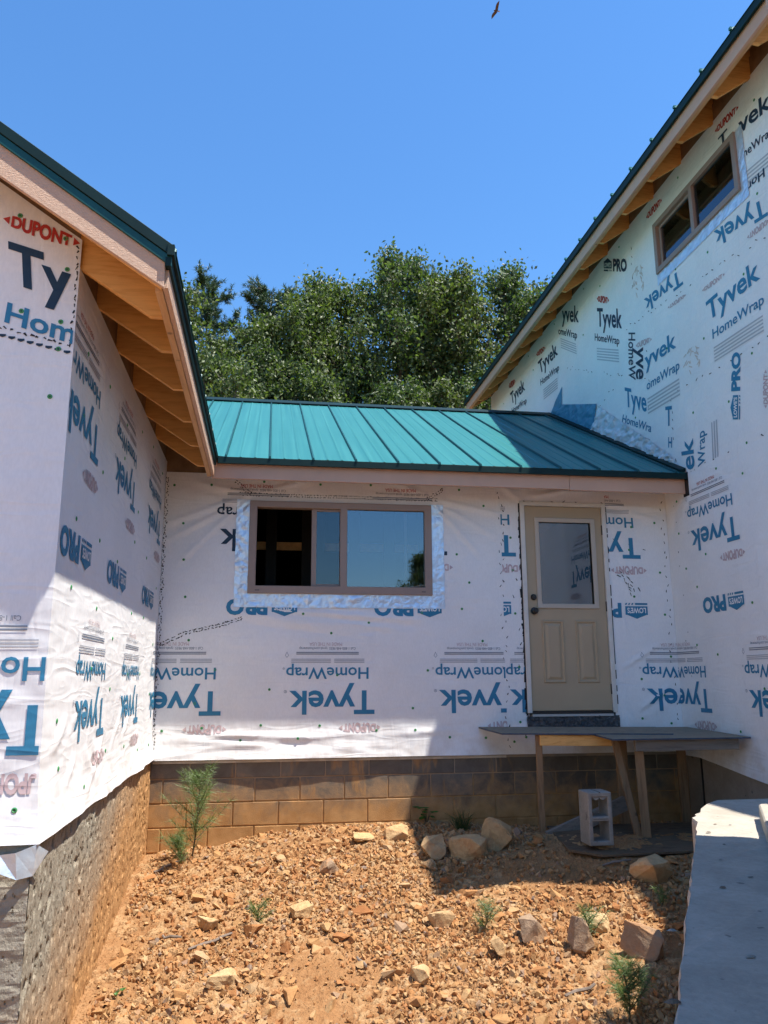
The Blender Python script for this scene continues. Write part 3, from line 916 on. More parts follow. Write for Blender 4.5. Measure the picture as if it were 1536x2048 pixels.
seam('side', [(D - .035, -.66), (D - .035, 1.95)], lside, rows=2, gap=.022, size=.014, jitter=.010)
_nr = random.Random(2)
sp = []
for c_ in range(6):
    for k in range(6):
        sp.append((4.15 + c_ * .62 + _nr.uniform(-.05, .05), -.55 + k * .47 + _nr.uniform(-.14, .14)))
nails('side', [p for p in sp if p[1] < 1.95], lside)
nails('front', [(-1.29, 2.31), (-1.06, 2.20), (-1.04, 2.03), (-1.24, 1.79), (-1.05, 1.745), (-1.05, 1.60), (-1.07, 1.35), (-1.065, -.56), (-1.25, -.57), (-1.3, .7)], lfront)
# foundation: rough parged wall, a displaced grid each side
def rough_sheet(name, mp, us, zs, amp, mat, parent, ridges):
    U, Z = np.meshgrid(us, zs, indexing='ij')
    if ridges:
        h = .010 * np.abs(fbm(U * 6, Z * 26, 21, 3)) + .014 * fbm(U * 3, Z * 9, 22, 3)
    else:
        h = .006 * fbm(U * 7, Z * 5, 23, 3) + .008 * np.abs(vnoise(U * 17 + Z * 11, Z * 9 - U * 7, 24)) + .003 * fbm(U * 40, Z * 24, 29, 2)
        # scattered pock marks left by the trowel
        c1 = vnoise(U * 52, Z * 19, 31); c2 = vnoise(U * 34 + 5, Z * 13, 33); gt = np.clip(.75 + 1.2 * fbm(U * 2.2, Z * 2.2, 35, 2), .25, 1)
        h = h - .036 * gt * np.clip((c1 - .27) / .05, 0, 1) - .040 * gt * np.clip((c2 - .33) / .05, 0, 1)
    P = mp(U, Z, h * amp)
    a, b = U.shape; idx = np.arange(a * b).reshape(a, b)
    F = np.stack([idx[:-1, :-1], idx[1:, :-1], idx[1:, 1:], idx[:-1, 1:]], -1).reshape(-1, 4)
    return link(name, np_mesh(name, P.reshape(-1, 3), F, not ridges), mat, parent)
rough_sheet('foundation_wall', lambda u, z, h: np.stack([XL + .002 + h, u, z], -1), np.arange(YF - .01, D + .02, .0068), np.arange(-2.1, -.67, .0095), 1.0, 'parge', left, False)
rough_sheet('foundation_wall', lambda u, z, h: np.stack([u, YF - .012 - h, z], -1), np.arange(-2.6, XL + .004, .012), np.arange(-2.25, -.67, .010), 1.0, 'parge', left, True)
MB().box(-9, XL - .03, YF + .03, 13.8, -2.4, -.69).build('foundation_core', 'concrete_wall', left)
# torn foil flap hanging at the front corner
fl = MB()
fp = [(-1.6, YF - .035, -.715), (-1.10, YF - .05, -.735), (-1.03, YF - .07, -.725), (-.955, YF - .03, -.700), (-.925, YF + .05, -.745), (-.965, YF - .02, -.83), (-1.02, YF - .06, -.835), (-1.10, YF - .075, -.80), (-1.6, YF - .05, -.80)]
fl.add(fp, [(0, 1, 7, 8), (1, 2, 6, 7), (2, 3, 5, 6), (3, 4, 5)])
fl.build('foil_flap', 'foil', left)
# roof: plane rising to the left from the eave
EX, EZ = -.484, 2.01
rz = lambda x: EZ + PITCH_W * (EX - x)
lroof = MB().prism([(EX - .01, 3.53, rz(EX - .01) - .045), (-5.0, 3.53, rz(-5.0) - .045), (-5.0, 3.53, rz(-5.0) - .022), (EX - .01, 3.53, rz(EX - .01) - .022)], (0, 3.66, 0)).build('roof_deck', 'osb', left)
MB().prism([(-1.2, 7.2, rz(-1.2) - .045), (-5.0, 7.2, rz(-5.0) - .045), (-5.0, 13.9, rz(-5.0) - .045), (-3.6, 10.9, rz(-3.6) - .045), (-3.6, 10.9, rz(-3.6) - .045)], (0, 0, .02)).build('roof_deck', 'osb', left)
k = 0
for yy in np.arange(3.519, 7.1, .4):
    y1 = min(yy + .4, 7.14)
    m = MB()
    t0 = .0; 
    prof = [(yy, 0), (yy + .012, 0.022), (yy + .03, .022), (yy + .042, 0), ((yy + y1) / 2 - .012, 0), ((yy + y1) / 2, .004), ((yy + y1) / 2 + .012, 0), (y1, 0)]
    for (py, ph) in prof:
        for x in (EX + .018, -5.0):
            m.v.append((x, py, rz(x) + ph - .018))
    for i in range(len(prof) - 1): m.f.append((2 * i, 2 * i + 2, 2 * i + 3, 2 * i + 1)); m.m.append(0)
    m.build('roof_panel', 'teal_metal', left)
for i, yy in enumerate(np.arange(7.14, 13.8, .4)):
    xs_ = EX - (yy - 7.13) * .5 / PITCH_W - .02; xe = EX - (yy + .4 - 7.13) * .5 / PITCH_W - .02
    if xs_ < -4.9: break
    MB().add([(xs_, yy, rz(xs_) - .018), (-5, yy, rz(-5) - .018), (-5, yy + .4, rz(-5) - .018), (max(xe, -4.99), yy + .4, rz(max(xe, -4.99)) - .018)], [(0, 3, 2, 1)]).build('roof_panel', 'teal_metal', left)
MB().prism([(-5.0, 3.5, rz(-5) - .02), (-9.4, 3.5, 2.0), (-9.4, 3.5, 2.03), (-5.0, 3.5, rz(-5) + .01)], (0, 10.4, 0)).build('roof_panel', 'teal_metal', left)
# rake edge: dark upper trim, teal lip, tan board
pr = lambda m, y, t, z0, z1, x0=-5.0, s0=PITCH_W, s1=PITCH_W, xa=EX: m.prism([(xa, y, z0), (x0, y, z0 + s0 * (xa - x0)), (x0, y, z1 + s1 * (xa - x0)), (xa, y, z1)], (0, t, 0))
pr(MB(), 3.513, .022, 1.955, 2.015).build('drip_edge', 'teal_trim_dark', left, .002)
pr(MB(), 3.520, .02, 1.905, 1.953).build('drip_lip', 'teal_trim', left, .002)
pr(MB(), 3.532, .026, 1.800, 1.945, s0=.665, s1=.69, xa=-.515).build('rake_board', 'tan_trim', left, .002)
pr(MB(), 3.560, .038, 1.815, 1.93, s0=.68, s1=.70, xa=-.53).build('fly_rafter', 'pine_wood', left, .002)
# eave edge
MB().box(EX - .022, EX + .012, 3.506, 7.10, 1.955, 2.012).build('drip_edge', 'teal_trim_dark', left, .002)
MB().box(EX - .03, EX - .003, 3.519, 7.12, 1.905, 1.953).build('drip_lip', 'teal_trim_dark', left, .002)
MB().box(-.525, -.5, 3.56, 7.155, 1.812, 1.93).build('fascia_board', 'tan_trim', left, .002)
MB().box(-.563, -.527, 3.60, 7.155, 1.806, 1.955).build('sub_fascia', 'pine_wood_y', left, .002)
for y in (3.880, 4.32, 4.93, 5.58, 6.20, 6.81):
    b0 = lambda x: 1.80 + PITCH_W * (-.60 - x)
    top = lambda x: rz(x) - .047
    MB().prism([(-.565, y, 1.815), (-.625, y, 1.815), (-1.16, y, b0(-1.13)), (-1.16, y, top(-1.16)), (-.565, y, top(-.565))], (0, .038, 0)).build('rafter', 'pine_wood', left, .002)
MB().box(-1.02, -.992, 3.87, 7.5, 2.02, 2.30).build('blocking_board', 'framing', left)

# ================================================================== CONNECTING WING
mid = empty('connecting_wing', (1.6, 8.5, -1.4), 'low connecting wing with teal metal roof, window and tan door between the two wings', 'house wing')
WX0, WX1, WZ0, WZ1 = -.179, 1.605, .788, 1.685
DX0, DX1, DZ0, DZ1 = 2.573, 3.393, -.318, 1.712
bw = sheet('house_wrap', 'back', XL, XR, lambda u: -.715 + 0 * u, lambda u: 1.95 + 0 * u, .022, .018,
           [(WX0 + .03, WX1 - .03, WZ0 + .03, WZ1 - .03), (DX0 - .03, DX1 + .03, DZ0 - .06, DZ1 + .03)], 'wrap', mid)
xs = [XL - .2, WX0 + .02, WX1 - .02, DX0 - .035, DX1 + .035, XR]
zs = [-.72, DZ0 - .055, WZ0 + .02, WZ1 - .02, DZ1 + .03, 2.2]
def sol(i, j):
    if i == 1 and j == 2: return False
    if i == 3 and j in (1, 2, 3): return False
    return True
cm = cells(xs, zs, sol, D + .006, D + .13)
link('wall_framing', weld(cm.mesh()), 'framing', mid)
# room behind: floor, walls
m = MB(); m.box(XL, XR, D + .13, 13.9, -.40, -.33); m.box(XL - .1, XR, 13.6, 13.7, -.33, 2.15); m.box(XL - .1, XL, D + .13, 13.6, -.33, 2.15); m.box(XR - .02, XR + .003, D + .13, 13.6, -.33, 2.15); m.box(XL - .1, XR, D + .13, 13.7, 2.152, 2.2)
m.build('interior_room', 'inside_dark', mid)
MB().box(-.95, 2.3, 8.9, 8.94, 1.42, 1.51).build('interior_header', 'interior_wood', mid)
for x0 in (-.42, -.02, .38, .52, .92, 1.32, 1.72):
    MB().box(x0, x0 + .12, 8.84, 8.895, -.33, 2.15).build('interior_stud', 'inside_dark', mid)
# prints
DL = DX0 - .04; DR = DX1 + .04
cl_left = (XL + .004, 2.318, -.72, 1.95); cl_strip = (2.322, DL - .01, -.72, 1.95); cl_right = (DR + .01, XR - .004, -.72, 1.95)
def holed(fn):  # the window hides what is under it; prints are cut to the visible border
    for c in ((XL + .004, WX0 - .125, -.72, 1.95), (WX0 - .125, WX1 + .125, -.72, WZ0 - .13), (WX0 - .125, WX1 + .125, WZ1 + .03, 1.95), (WX1 + .125, 2.318, -.72, 1.95)):
        fn(c)
for U in (-.386, 1.033, 2.455): roll_unit('back', U, 0, bw, clip=cl_left)
for U in (.343, 1.763): holed(lambda c, U=U: roll_unit('back', U, 1, bw, clip=c, blue='ink_dark', skip='R'))
for U in (.293, 1.696): holed(lambda c, U=U: roll_pro('back', U, bw, clip=c))
roll_unit('back', 3.155, 0, bw, clip=cl_strip, skip='R')
roll_unit('back', 2.47, 1, bw, clip=cl_strip, skip='R')
roll_pro('back', 2.40, bw, clip=cl_strip)
roll_unit('back', 3.80, 1, bw, clip=cl_right, skip='R')
roll_pro('back', 3.835, bw, clip=cl_right)
roll_unit('back', 4.565, 0, bw, clip=cl_right)
# black tape edges: round the window head, the slit at the left, the door sides
seam('back', [(WX0 - .10, WZ1 + .055), (WX1 + .08, WZ1 + .05)], bw, rows=2, gap=.026, size=.014, jitter=.003)
seam('back', [(WX0 - .14, 1.86), (WX0 + .01, WZ1 + .05)], bw, rows=2, gap=.026, size=.014)
seam('back', [(WX1 - .02, WZ1 + .06), (WX1 + .15, 1.86)], bw, rows=2, gap=.026, size=.014)
seam('back', [(-.95, .30), (-.72, .41), (-.42, .475), (-.20, .55)], bw, rows=2, gap=.03, size=.018, jitter=.004)
seam('back', [(XL + .02, -.66), (XL + .02, 1.9)], bw, rows=2, gap=.022, size=.015, jitter=.012)
seam('back', [(2.32, -.66), (2.325, 1.88)], bw, rows=1, gap=.07, size=.022, jitter=.03)
for (x, w) in ((DL - .012, .030), (DR + .014, .020)):
    polys = []
    rr = random.Random(int(x * 100))
    zc = -.36
    while zc < 1.72:
        h = rr.uniform(.02, .07); a = rr.uniform(.5, 1.5) * w / 2
        if x < 3 or rr.random() < .55:
            polys.append([(x - a, zc), (x + w / 2, zc - .004), (x + w / 2, zc + h + .004), (x - a * rr.uniform(.4, 1.2), zc + h)])
        zc += h
    place('back', poly_unit(polys), (0, 0), (1, 0), (0, 1), 'ink_black', bw, 'sealant_edge', step=5, off=.004, clip=(XL, XR, -.7, 1.9))
seam('back', [(DL, DZ1 + .045), (DR, DZ1 + .05)], bw, rows=1, gap=.06, size=.03, jitter=.01)
seam('back', [(2.46, -.5), (2.47, 1.2)], bw, rows=1, gap=.16, size=.03, jitter=.05, prob=.7)
seam('back', [(3.55, 1.05), (3.70, .80)], bw, rows=3, gap=.05, size=.035, jitter=.05)
seam('back', [(3.55, 1.42), (3.95, 1.22)], bw, rows=1, gap=.16, size=.03, jitter=.06)
seam('back', [(4.06, -.6), (4.07, 1.85)], bw, rows=1, gap=.085, size=.022, jitter=.02)
nb = [(-.90, 1.82), (-.55, 1.83), (-.05, 1.88), (.5, 1.87), (1.0, 1.88), (1.9, 1.86), (2.15, 1.70), (-.8, 1.45), (-.78, 1.10), (-.75, .75), (-.70, .35), (-.2, .98), (1.86, 1.2), (1.98, .92), (1.90, .66), (2.1, .35), (.62, .42), (.35, .60), (.98, .52), (1.5, .62),
      (-.62, -.22), (-.45, .08), (.05, -.1), (.68, .03), (1.55, .07), (1.4, -.28), (-.9, -.46), (-.55, -.44), (-.02, -.42), (.52, -.43), (1.05, -.48), (1.42, -.48), (-.2, -.55), (.32, -.54), (1.75, -.55), (2.1, -.56), (2.42, 1.38), (2.43, 1.05), (2.44, .62), (2.46, .1), (2.45, -.42), (2.5, -.56), (2.7, -.58), (2.38, -.6),
      (3.72, 1.52), (3.98, 1.57), (3.68, 1.28), (4.0, 1.05), (3.70, .80), (4.02, .62), (4.05, .2), (3.72, -.02), (3.95, -.18), (3.7, -.40), (4.0, -.45)]
nails('back', nb, bw)
# foundation blocks in courses, mortar wall behind
fnd = MB().box(XL - .1, XR + .02, D + .016, D + .2, -1.9, -.722).build('foundation_wall', 'mortar', mid)
MB().box(XL + .02, 2.30, D - .004, D + .015, -.745, -.722).build('sill_strip', 'plate_strip', mid)
def block_mesh(w, h, seed):
    m = MB().box(-w / 2, w / 2, -.012, .05, 0, h)
    me = m.mesh('block', .004)
    rr = random.Random(seed)
    return me
BL = {}
def block(xa, xb, z0, z1):
    w = xb - xa
    key = (round(w, 3), round(z1 - z0, 3))
    if key not in BL:
        me = block_mesh(w, z1 - z0, 1); me.materials.append(MATS['block']); BL[key] = me
    o = bpy.data.objects.new('block', BL[key]); COL.objects.link(o); o.parent = fnd
    o.location = Vector(((xa + xb) / 2, D + .021 + _nr.uniform(-.002, .002), z0)) - org(fnd)
top = -.745
offs = [-.64, -.87, -.655, -.87, -.655]
zc = top; J = .0105
for c_ in range(5):
    hgt = .13 if c_ == 0 else .194
    z1 = zc; z0 = zc - hgt
    x = offs[c_] - .406
    while x < XR:
        a = max(x + J / 2, XL + .002); b = min(x + .406 - J / 2, XR - .004)
        if b - a > .04: block(a, b, z0, z1)
        x += .406
    zc = z0 - J
# window
win = MB().box(WX0 - .1, WX1 + .1, D - .012, D - .006, WZ0 - .115, WZ0 - .02)
win = link('window', weld(cells([WX0, WX0 + .072, .695, .765, WX1 - .072, WX1], [WZ0, WZ0 + .075, WZ1 - .062, WZ1],
           lambda i, j: not (j == 1 and i in (1, 3)), D - .035, D + .07).mesh(), .004), 'window_vinyl', mid)
link('sash', weld(cells([.420, .468, .705], [WZ0 + .076, WZ0 + .10, WZ1 - .085, WZ1 - .063], lambda i, j: not (i == 1 and j == 1), D + .002, D + .025).mesh(), .002), 'window_vinyl', win)
MB().box(.468, .705, D + .012, D + .015, WZ0 + .10, WZ1 - .085).build('pane', 'sash_glass', win)
MB().box(.765, WX1 - .072, D - .004, D - .001, WZ0 + .075, WZ1 - .062).build('pane', 'window_glass', win)
MB().box(1.34, 1.366, D + .03, D + .05, WZ0 + .075, WZ1 - .062).build('inner_stile', 'window_vinyl', win)
for x in (WX0 + .07, WX1 - .11):
    MB().box(x, x + .04, D - .0365, D - .035, WZ0 + .028, WZ0 + .034).build('weep_slot', 'black_metal', win)
# crinkled foil flashing round the window
def foil_strip(wall, u0, u1, z0, z1, parent):
    us = np.linspace(u0, u1, max(4, int((u1 - u0) / .012))); zs_ = np.linspace(z0, z1, max(4, int((z1 - z0) / .012)))
    U, Z = np.meshgrid(us, zs_, indexing='ij')
    edge = .006 * fbm(U * 18 + Z * 18, U * 3, 40, 3)
    h = .005 + .009 * np.abs(fbm(U * 13, Z * 13, 41, 3)) + disp(wall, U, Z)
    long_u = (u1 - u0) > (z1 - z0)
    if long_u: Z = Z + edge * ((Z - z0) / (z1 - z0) < .02)
    else: U = U + edge * (((U - u0) / (u1 - u0) < .02) | ((U - u0) / (u1 - u0) > .98))
    P = PW(wall, U, Z, h)
    a, b = U.shape; idx = np.arange(a * b).reshape(a, b)
    F = np.stack([idx[:-1, :-1], idx[1:, :-1], idx[1:, 1:], idx[:-1, 1:]], -1).reshape(-1, 4)
    link('foil_flashing', np_mesh('foil_flashing', P.reshape(-1, 3), F, False), 'foil', parent)
foil_strip('back', WX0 - .125, WX0 + .004, WZ0 - .13, WZ1 + .01, mid)
foil_strip('back', WX1 - .004, WX1 + .125, WZ0 - .13, WZ1 + .01, mid)
foil_strip('back', WX0 + .004, WX1 - .004, WZ0 - .13, WZ0 + .004, mid)
# door
door = MB().box(DX0, DX1, D - .005, D + .045, DZ0, DZ1)
gz0_, gz1_ = DZ0 + .505 * 2.03, DZ0 + .925 * 2.03
gx0_, gx1_ = DX0 + .165 * .82, DX0 + .865 * .82
door = link('door', weld(cells([DX0, gx0_, gx1_, DX1], [DZ0, gz0_, gz1_, DZ1], lambda i, j: not (i == 1 and j == 1), D - .005, D + .04).mesh(), .003), 'door_tan', mid)
link('glass_trim', weld(cells([gx0_ - .035, gx0_ + .012, gx1_ - .012, gx1_ + .035], [gz0_ - .035, gz0_ + .012, gz1_ - .012, gz1_ + .035], lambda i, j: not (i == 1 and j == 1), D - .021, D - .0055).mesh(), .006), 'glass_frame', door)
MB().box(gx0_ + .001, gx1_ - .001, D + .012, D + .016, gz0_ + .001, gz1_ - .001).build('pane', 'door_glass', door)
for (a, b) in ((.165, .44), (.59, .86)):
    x0, x1 = DX0 + a * .82, DX0 + b * .82; z0, z1 = DZ0 + .13 * 2.03, DZ0 + .43 * 2.03
    m = MB(); ins = [(0, -.0055), (.007, -.018), (.016, -.018), (.026, -.006), (.034, -.006), (.058, -.019), (.059, -.019)]
    for (q, yy) in ins:
        m.v += [(x0 + q, D + yy, z0 + q), (x1 - q, D + yy, z0 + q), (x1 - q, D + yy, z1 - q), (x0 + q, D + yy, z1 - q)]
    for i in range(len(ins) - 1):
        for j in range(4): m.f.append((4 * i + j, 4 * i + (j + 1) % 4, 4 * i + 4 + (j + 1) % 4, 4 * i + 4 + j)); m.m.append(0)
    e = 4 * (len(ins) - 1); m.f.append((e, e + 1, e + 2, e + 3)); m.m.append(0)
    m.build('door_panel', 'door_tan', door)
for (zf, r, nm) in ((.542, .030, 'deadbolt'), (.475, .036, 'door_knob')):
    x = DX0 + .075 * .82; z = DZ0 + zf * 2.03
    prof = [(r, 0), (r, .010), (r * .92, .014)] + ([(r * .45, .018), (r * .42, .035), (r * .75, .042), (r * .78, .058), (r * .5, .066)] if nm == 'door_knob' else [(r * .7, .022), (r * .66, .03)])
    pts = [(x, D - .0055 - h, z) for (_, h) in prof]
    MB().tube(pts, [q for q, _ in prof], 18).build(nm, 'black_metal', door, smooth=False)
for zf in (.10, .50, .885):
    z = DZ0 + zf * 2.03
    MB().box(DX1 - .004, DX1 + .016, D - .018, D - .0055, z - .05, z + .05).build('hinge', 'black_metal', door, .002)
link('door_frame', weld(cells([DX0 - .048, DX0 - .003, DX1 + .003, DX1 + .048], [DZ0 - .02, DZ1 + .003, DZ1 + .045], lambda i, j: not (i == 1 and j == 0), D - .026, D + .06).mesh(), .003), 'door_white', door)
MB().box(DX0 - .003, DX1 + .003, D - .02, D + .1, DZ0 - .030, DZ0 - .003).build('threshold', 'black_metal', door)
MB().box(DX0 - .003, DX1 + .003, D - .030, D + .1, DZ0 - .052, DZ0 - .031).build('threshold', 'sill_metal', door)
U, Z = np.meshgrid(np.linspace(DX0 - .06, DX1 + .06, 90), np.linspace(-.475, -.365, 14), indexing='ij')
P = PW('back', U, Z, .018 + .022 * np.abs(fbm(U * 14, Z * 20, 51, 3)))
a, b = U.shape; idx = np.arange(a * b).reshape(a, b)
link('sill_flashing', np_mesh('f', P.reshape(-1, 3), np.stack([idx[:-1, :-1], idx[1:, :-1], idx[1:, 1:], idx[:-1, 1:]], -1).reshape(-1, 4)), 'black_flashing', door)
# roof of the connecting wing
MZ, MY = 1.998, 7.13
SL = .5023; RY = 10.785
mz = lambda y: MZ + SL * (y - MY)
mroof = MB().add([(-.6, MY + .04, mz(MY + .04) - .03), (XR, MY + .04, mz(MY + .04) - .03), (XR, RY, mz(RY) - .03), (-3.5, RY, mz(RY) - .03)], [(0, 1, 2, 3)])
mroof.add([(XR, RY, mz(RY) - .03), (-3.5, RY, mz(RY) - .03), (-3.5, 14.4, mz(RY) - .03 - SL * 3.6), (XR, 14.4, mz(RY) - .03 - SL * 3.6)], [(0, 1, 2, 3)])
mroof = mroof.build('roof', 'osb', mid)
x = -3.6
while x < XR - .01:
    xa, xb = x, min(x + .4, XR - .003)
    xa_ = max(xa, -3.45)
    ys = lambda q: MY - .022 if q >= EX + .02 else MY + (EX - q) * PITCH_W / SL - .02
    xm = [xa_] + [xa + .4 * t + d_ for t in (1 / 3, 2 / 3) for d_ in (-.016, 0, .016)] + [xb]
    m = MB(); pts = []
    for q in xm:
        if q < xa_ - 1e-6 or q > xb + 1e-6: continue
        rib = .0055 if any(abs(q - (xa + .4 * t)) < 1e-6 for t in (1 / 3, 2 / 3)) else 0
        y0 = ys(q)
        # from the eave to the ridge in steps so that the sheet can waver a little
        pts.append([(q, y, mz(y) + rib + .0025 * float(vnoise(q * 5, y * 2.2, 61))) for y in np.linspace(y0, RY, 14)])
    for i in range(len(pts)):
        m.v += pts[i]
    for i in range(len(pts) - 1):
        for j in range(13): m.f.append((14 * i + j, 14 * (i + 1) + j, 14 * (i + 1) + j + 1, 14 * i + j + 1)); m.m.append(0)
    if m.f: m.build('roof_panel', 'teal_metal', mroof)
    # raised seam at the left edge of the panel
    if xa > -3.4:
        y0 = ys(xa) - .012
        m = MB()
        m.prism([(xa - .011, y0, mz(y0) + .001), (xa + .011, y0, mz(y0) + .001), (xa + .006, y0, mz(y0) + .024), (xa - .006, y0, mz(y0) + .024)], (0, RY - y0, mz(RY) - mz(y0)))
        m.build('seam_rib', 'teal_trim', mroof)  # darker teal than the panels: the rib's side shadow is put into its colour
    x += .4
MB().add([(XR, RY, mz(RY)), (-3.5, RY, mz(RY)), (-3.5, 14.4, mz(RY) - SL * 3.6), (XR, 14.4, mz(RY) - SL * 3.6)], [(0, 1, 2, 3)]).build('roof_panel', 'teal_metal', mroof)
MB().prism([(-3.4, RY - .13, mz(RY - .13) + .03), (-3.4, RY, mz(RY) + .045), (-3.4, RY + .13, mz(RY - .13) + .03), (-3.4, RY + .13, mz(RY - .13) + .024), (-3.4, RY, mz(RY) + .036), (-3.4, RY - .13, mz(RY - .13) + .022)], (XR + 3.4, 0, 0)).build('ridge_cap', 'teal_trim_dark', mroof)
MB().box(EX + .014, XR - .012, 7.105, 7.128, 1.925, 1.985).build('drip_edge', 'teal_trim_dark', mroof, .002)
MB().box(EX + .014, XR - .012, 7.128, 7.150, 1.945, 1.992).build('drip_lip', 'teal_trim_dark', mroof, .002)
MB().box(-.52, 2.9, 7.158, 7.183, 1.795, 1.944).build('fascia_board', 'tan_smooth', mid, .002)
MB().box(2.903, XR - .012, 7.158, 7.183, 1.788, 1.944).build('fascia_board', 'tan_smooth', mid, .002)
MB().box(XR - .011, XR - .003, 7.10, 7.20, 1.76, 2.0).build('end_flashing', 'black_metal', mid)
MB().box(-.55, XR - .012, 7.186, 7.58, 1.93, 1.94).build('soffit_deck', 'osb', mid)
for (xx) in np.arange(-.2, 4.0, .6):
    MB().box(xx, xx + .038, 7.185, 7.58, 1.90, 1.928).build('rafter', 'pine_wood_y', mid)

# ================================================================== MAIN HOUSE (right)
main = empty('main_house', (6.5, 9.0, -1.6), 'tall right-hand main house in patched white wrap with open eave rafters', 'house')
RWY0, RWY1, RWZ0, RWZ1 = 5.80, 7.345, 4.27, 4.865      # upper window
rzb = lambda u: np.where(-u < 7.3, -.75 - (7.3 + u) * .11, -.75)
rw = sheet('house_wrap', 'right', -13.8, -4.76, lambda u: rzb(u), lambda u: 5.215 + 0 * u, .05, .045, [], 'wrap', main) if False else None
# lower band (sloping bottom edge) and upper band (with the window opening) of the wrapped wall
rw_low = sheet('house_wrap', 'right', -7.585, -4.76, rzb, lambda u: 1.975 + 0 * u, .03, .03, [], 'wrap', main)
rw_up = sheet('house_wrap', 'right', -13.8, -4.76, lambda u: 1.975 + 0 * u, lambda u: 5.215 + 0 * u, .04, .035,
              [(-RWY1 + .03, -RWY0 - .03, RWZ0 + .03, RWZ1 - .03)], 'wrap', main)
swap = lambda x, y, z: (y, -x, z)
cm = cells([-13.8, -RWY1 + .025, -RWY0 - .025, -4.77], [-.74, RWZ0 + .025, RWZ1 - .025, 5.4], lambda i, j: not (i == 1 and j == 1), XR + .004, XR + .14, mp=lambda x, y, z: (y, -x, z))
link('wall_framing', weld(cm.mesh()), 'framing', main)
m = MB(); m.box(XR + .14, 7.0, 5.0, 8.2, 3.5, 3.55); m.box(XR + .14, 7, 5.0, 8.2, 5.4, 5.45); m.box(6.9, 7.0, 5, 8.2, 3.5, 5.45); m.box(XR + .14, 7, 4.95, 5.0, 3.5, 5.45); m.box(XR + .14, 7, 8.2, 8.25, 3.5, 5.45)
m.build('interior_room', 'inside_dark', main)
MB().box(XR + .14, 9.0, 4.78, 4.90, -.74, 5.45).build('end_wall', 'wrap', main)
MB().box(XR + .14, 9.0, 13.66, 13.78, -.74, 5.45).build('end_wall', 'wrap', main)
MB().box(XR + .02, 9.0, 4.80, 13.7, -2.4, -.745).build('foundation_wall', 'concrete_wall', main)
MB().box(XR + .008, XR + .0195, 7.32, 7.335, -1.9, -.75).build('form_joint', 'black_metal', main)
# set-back front section of the house, out of the picture to the right, and its roof edge
MB().box(5.4, 9.0, -3.0, 4.77, -2.4, 5.2).build('front_section_wall', 'wrap', main)
sz = lambda x: 5.17 + PITCH_W * (x - 4.95)
MB().prism([(4.95, -3.3, 5.10), (8.6, -3.3, sz(8.6) - .07), (8.6, -3.3, sz(8.6)), (4.95, -3.3, 5.17)], (0, 8.0, 0)).build('front_section_roof', 'teal_metal', main)
MB().box(4.97, 5.0, -3.3, 4.7, 4.95, 5.10).build('front_section_fascia', 'tan_smooth', main)
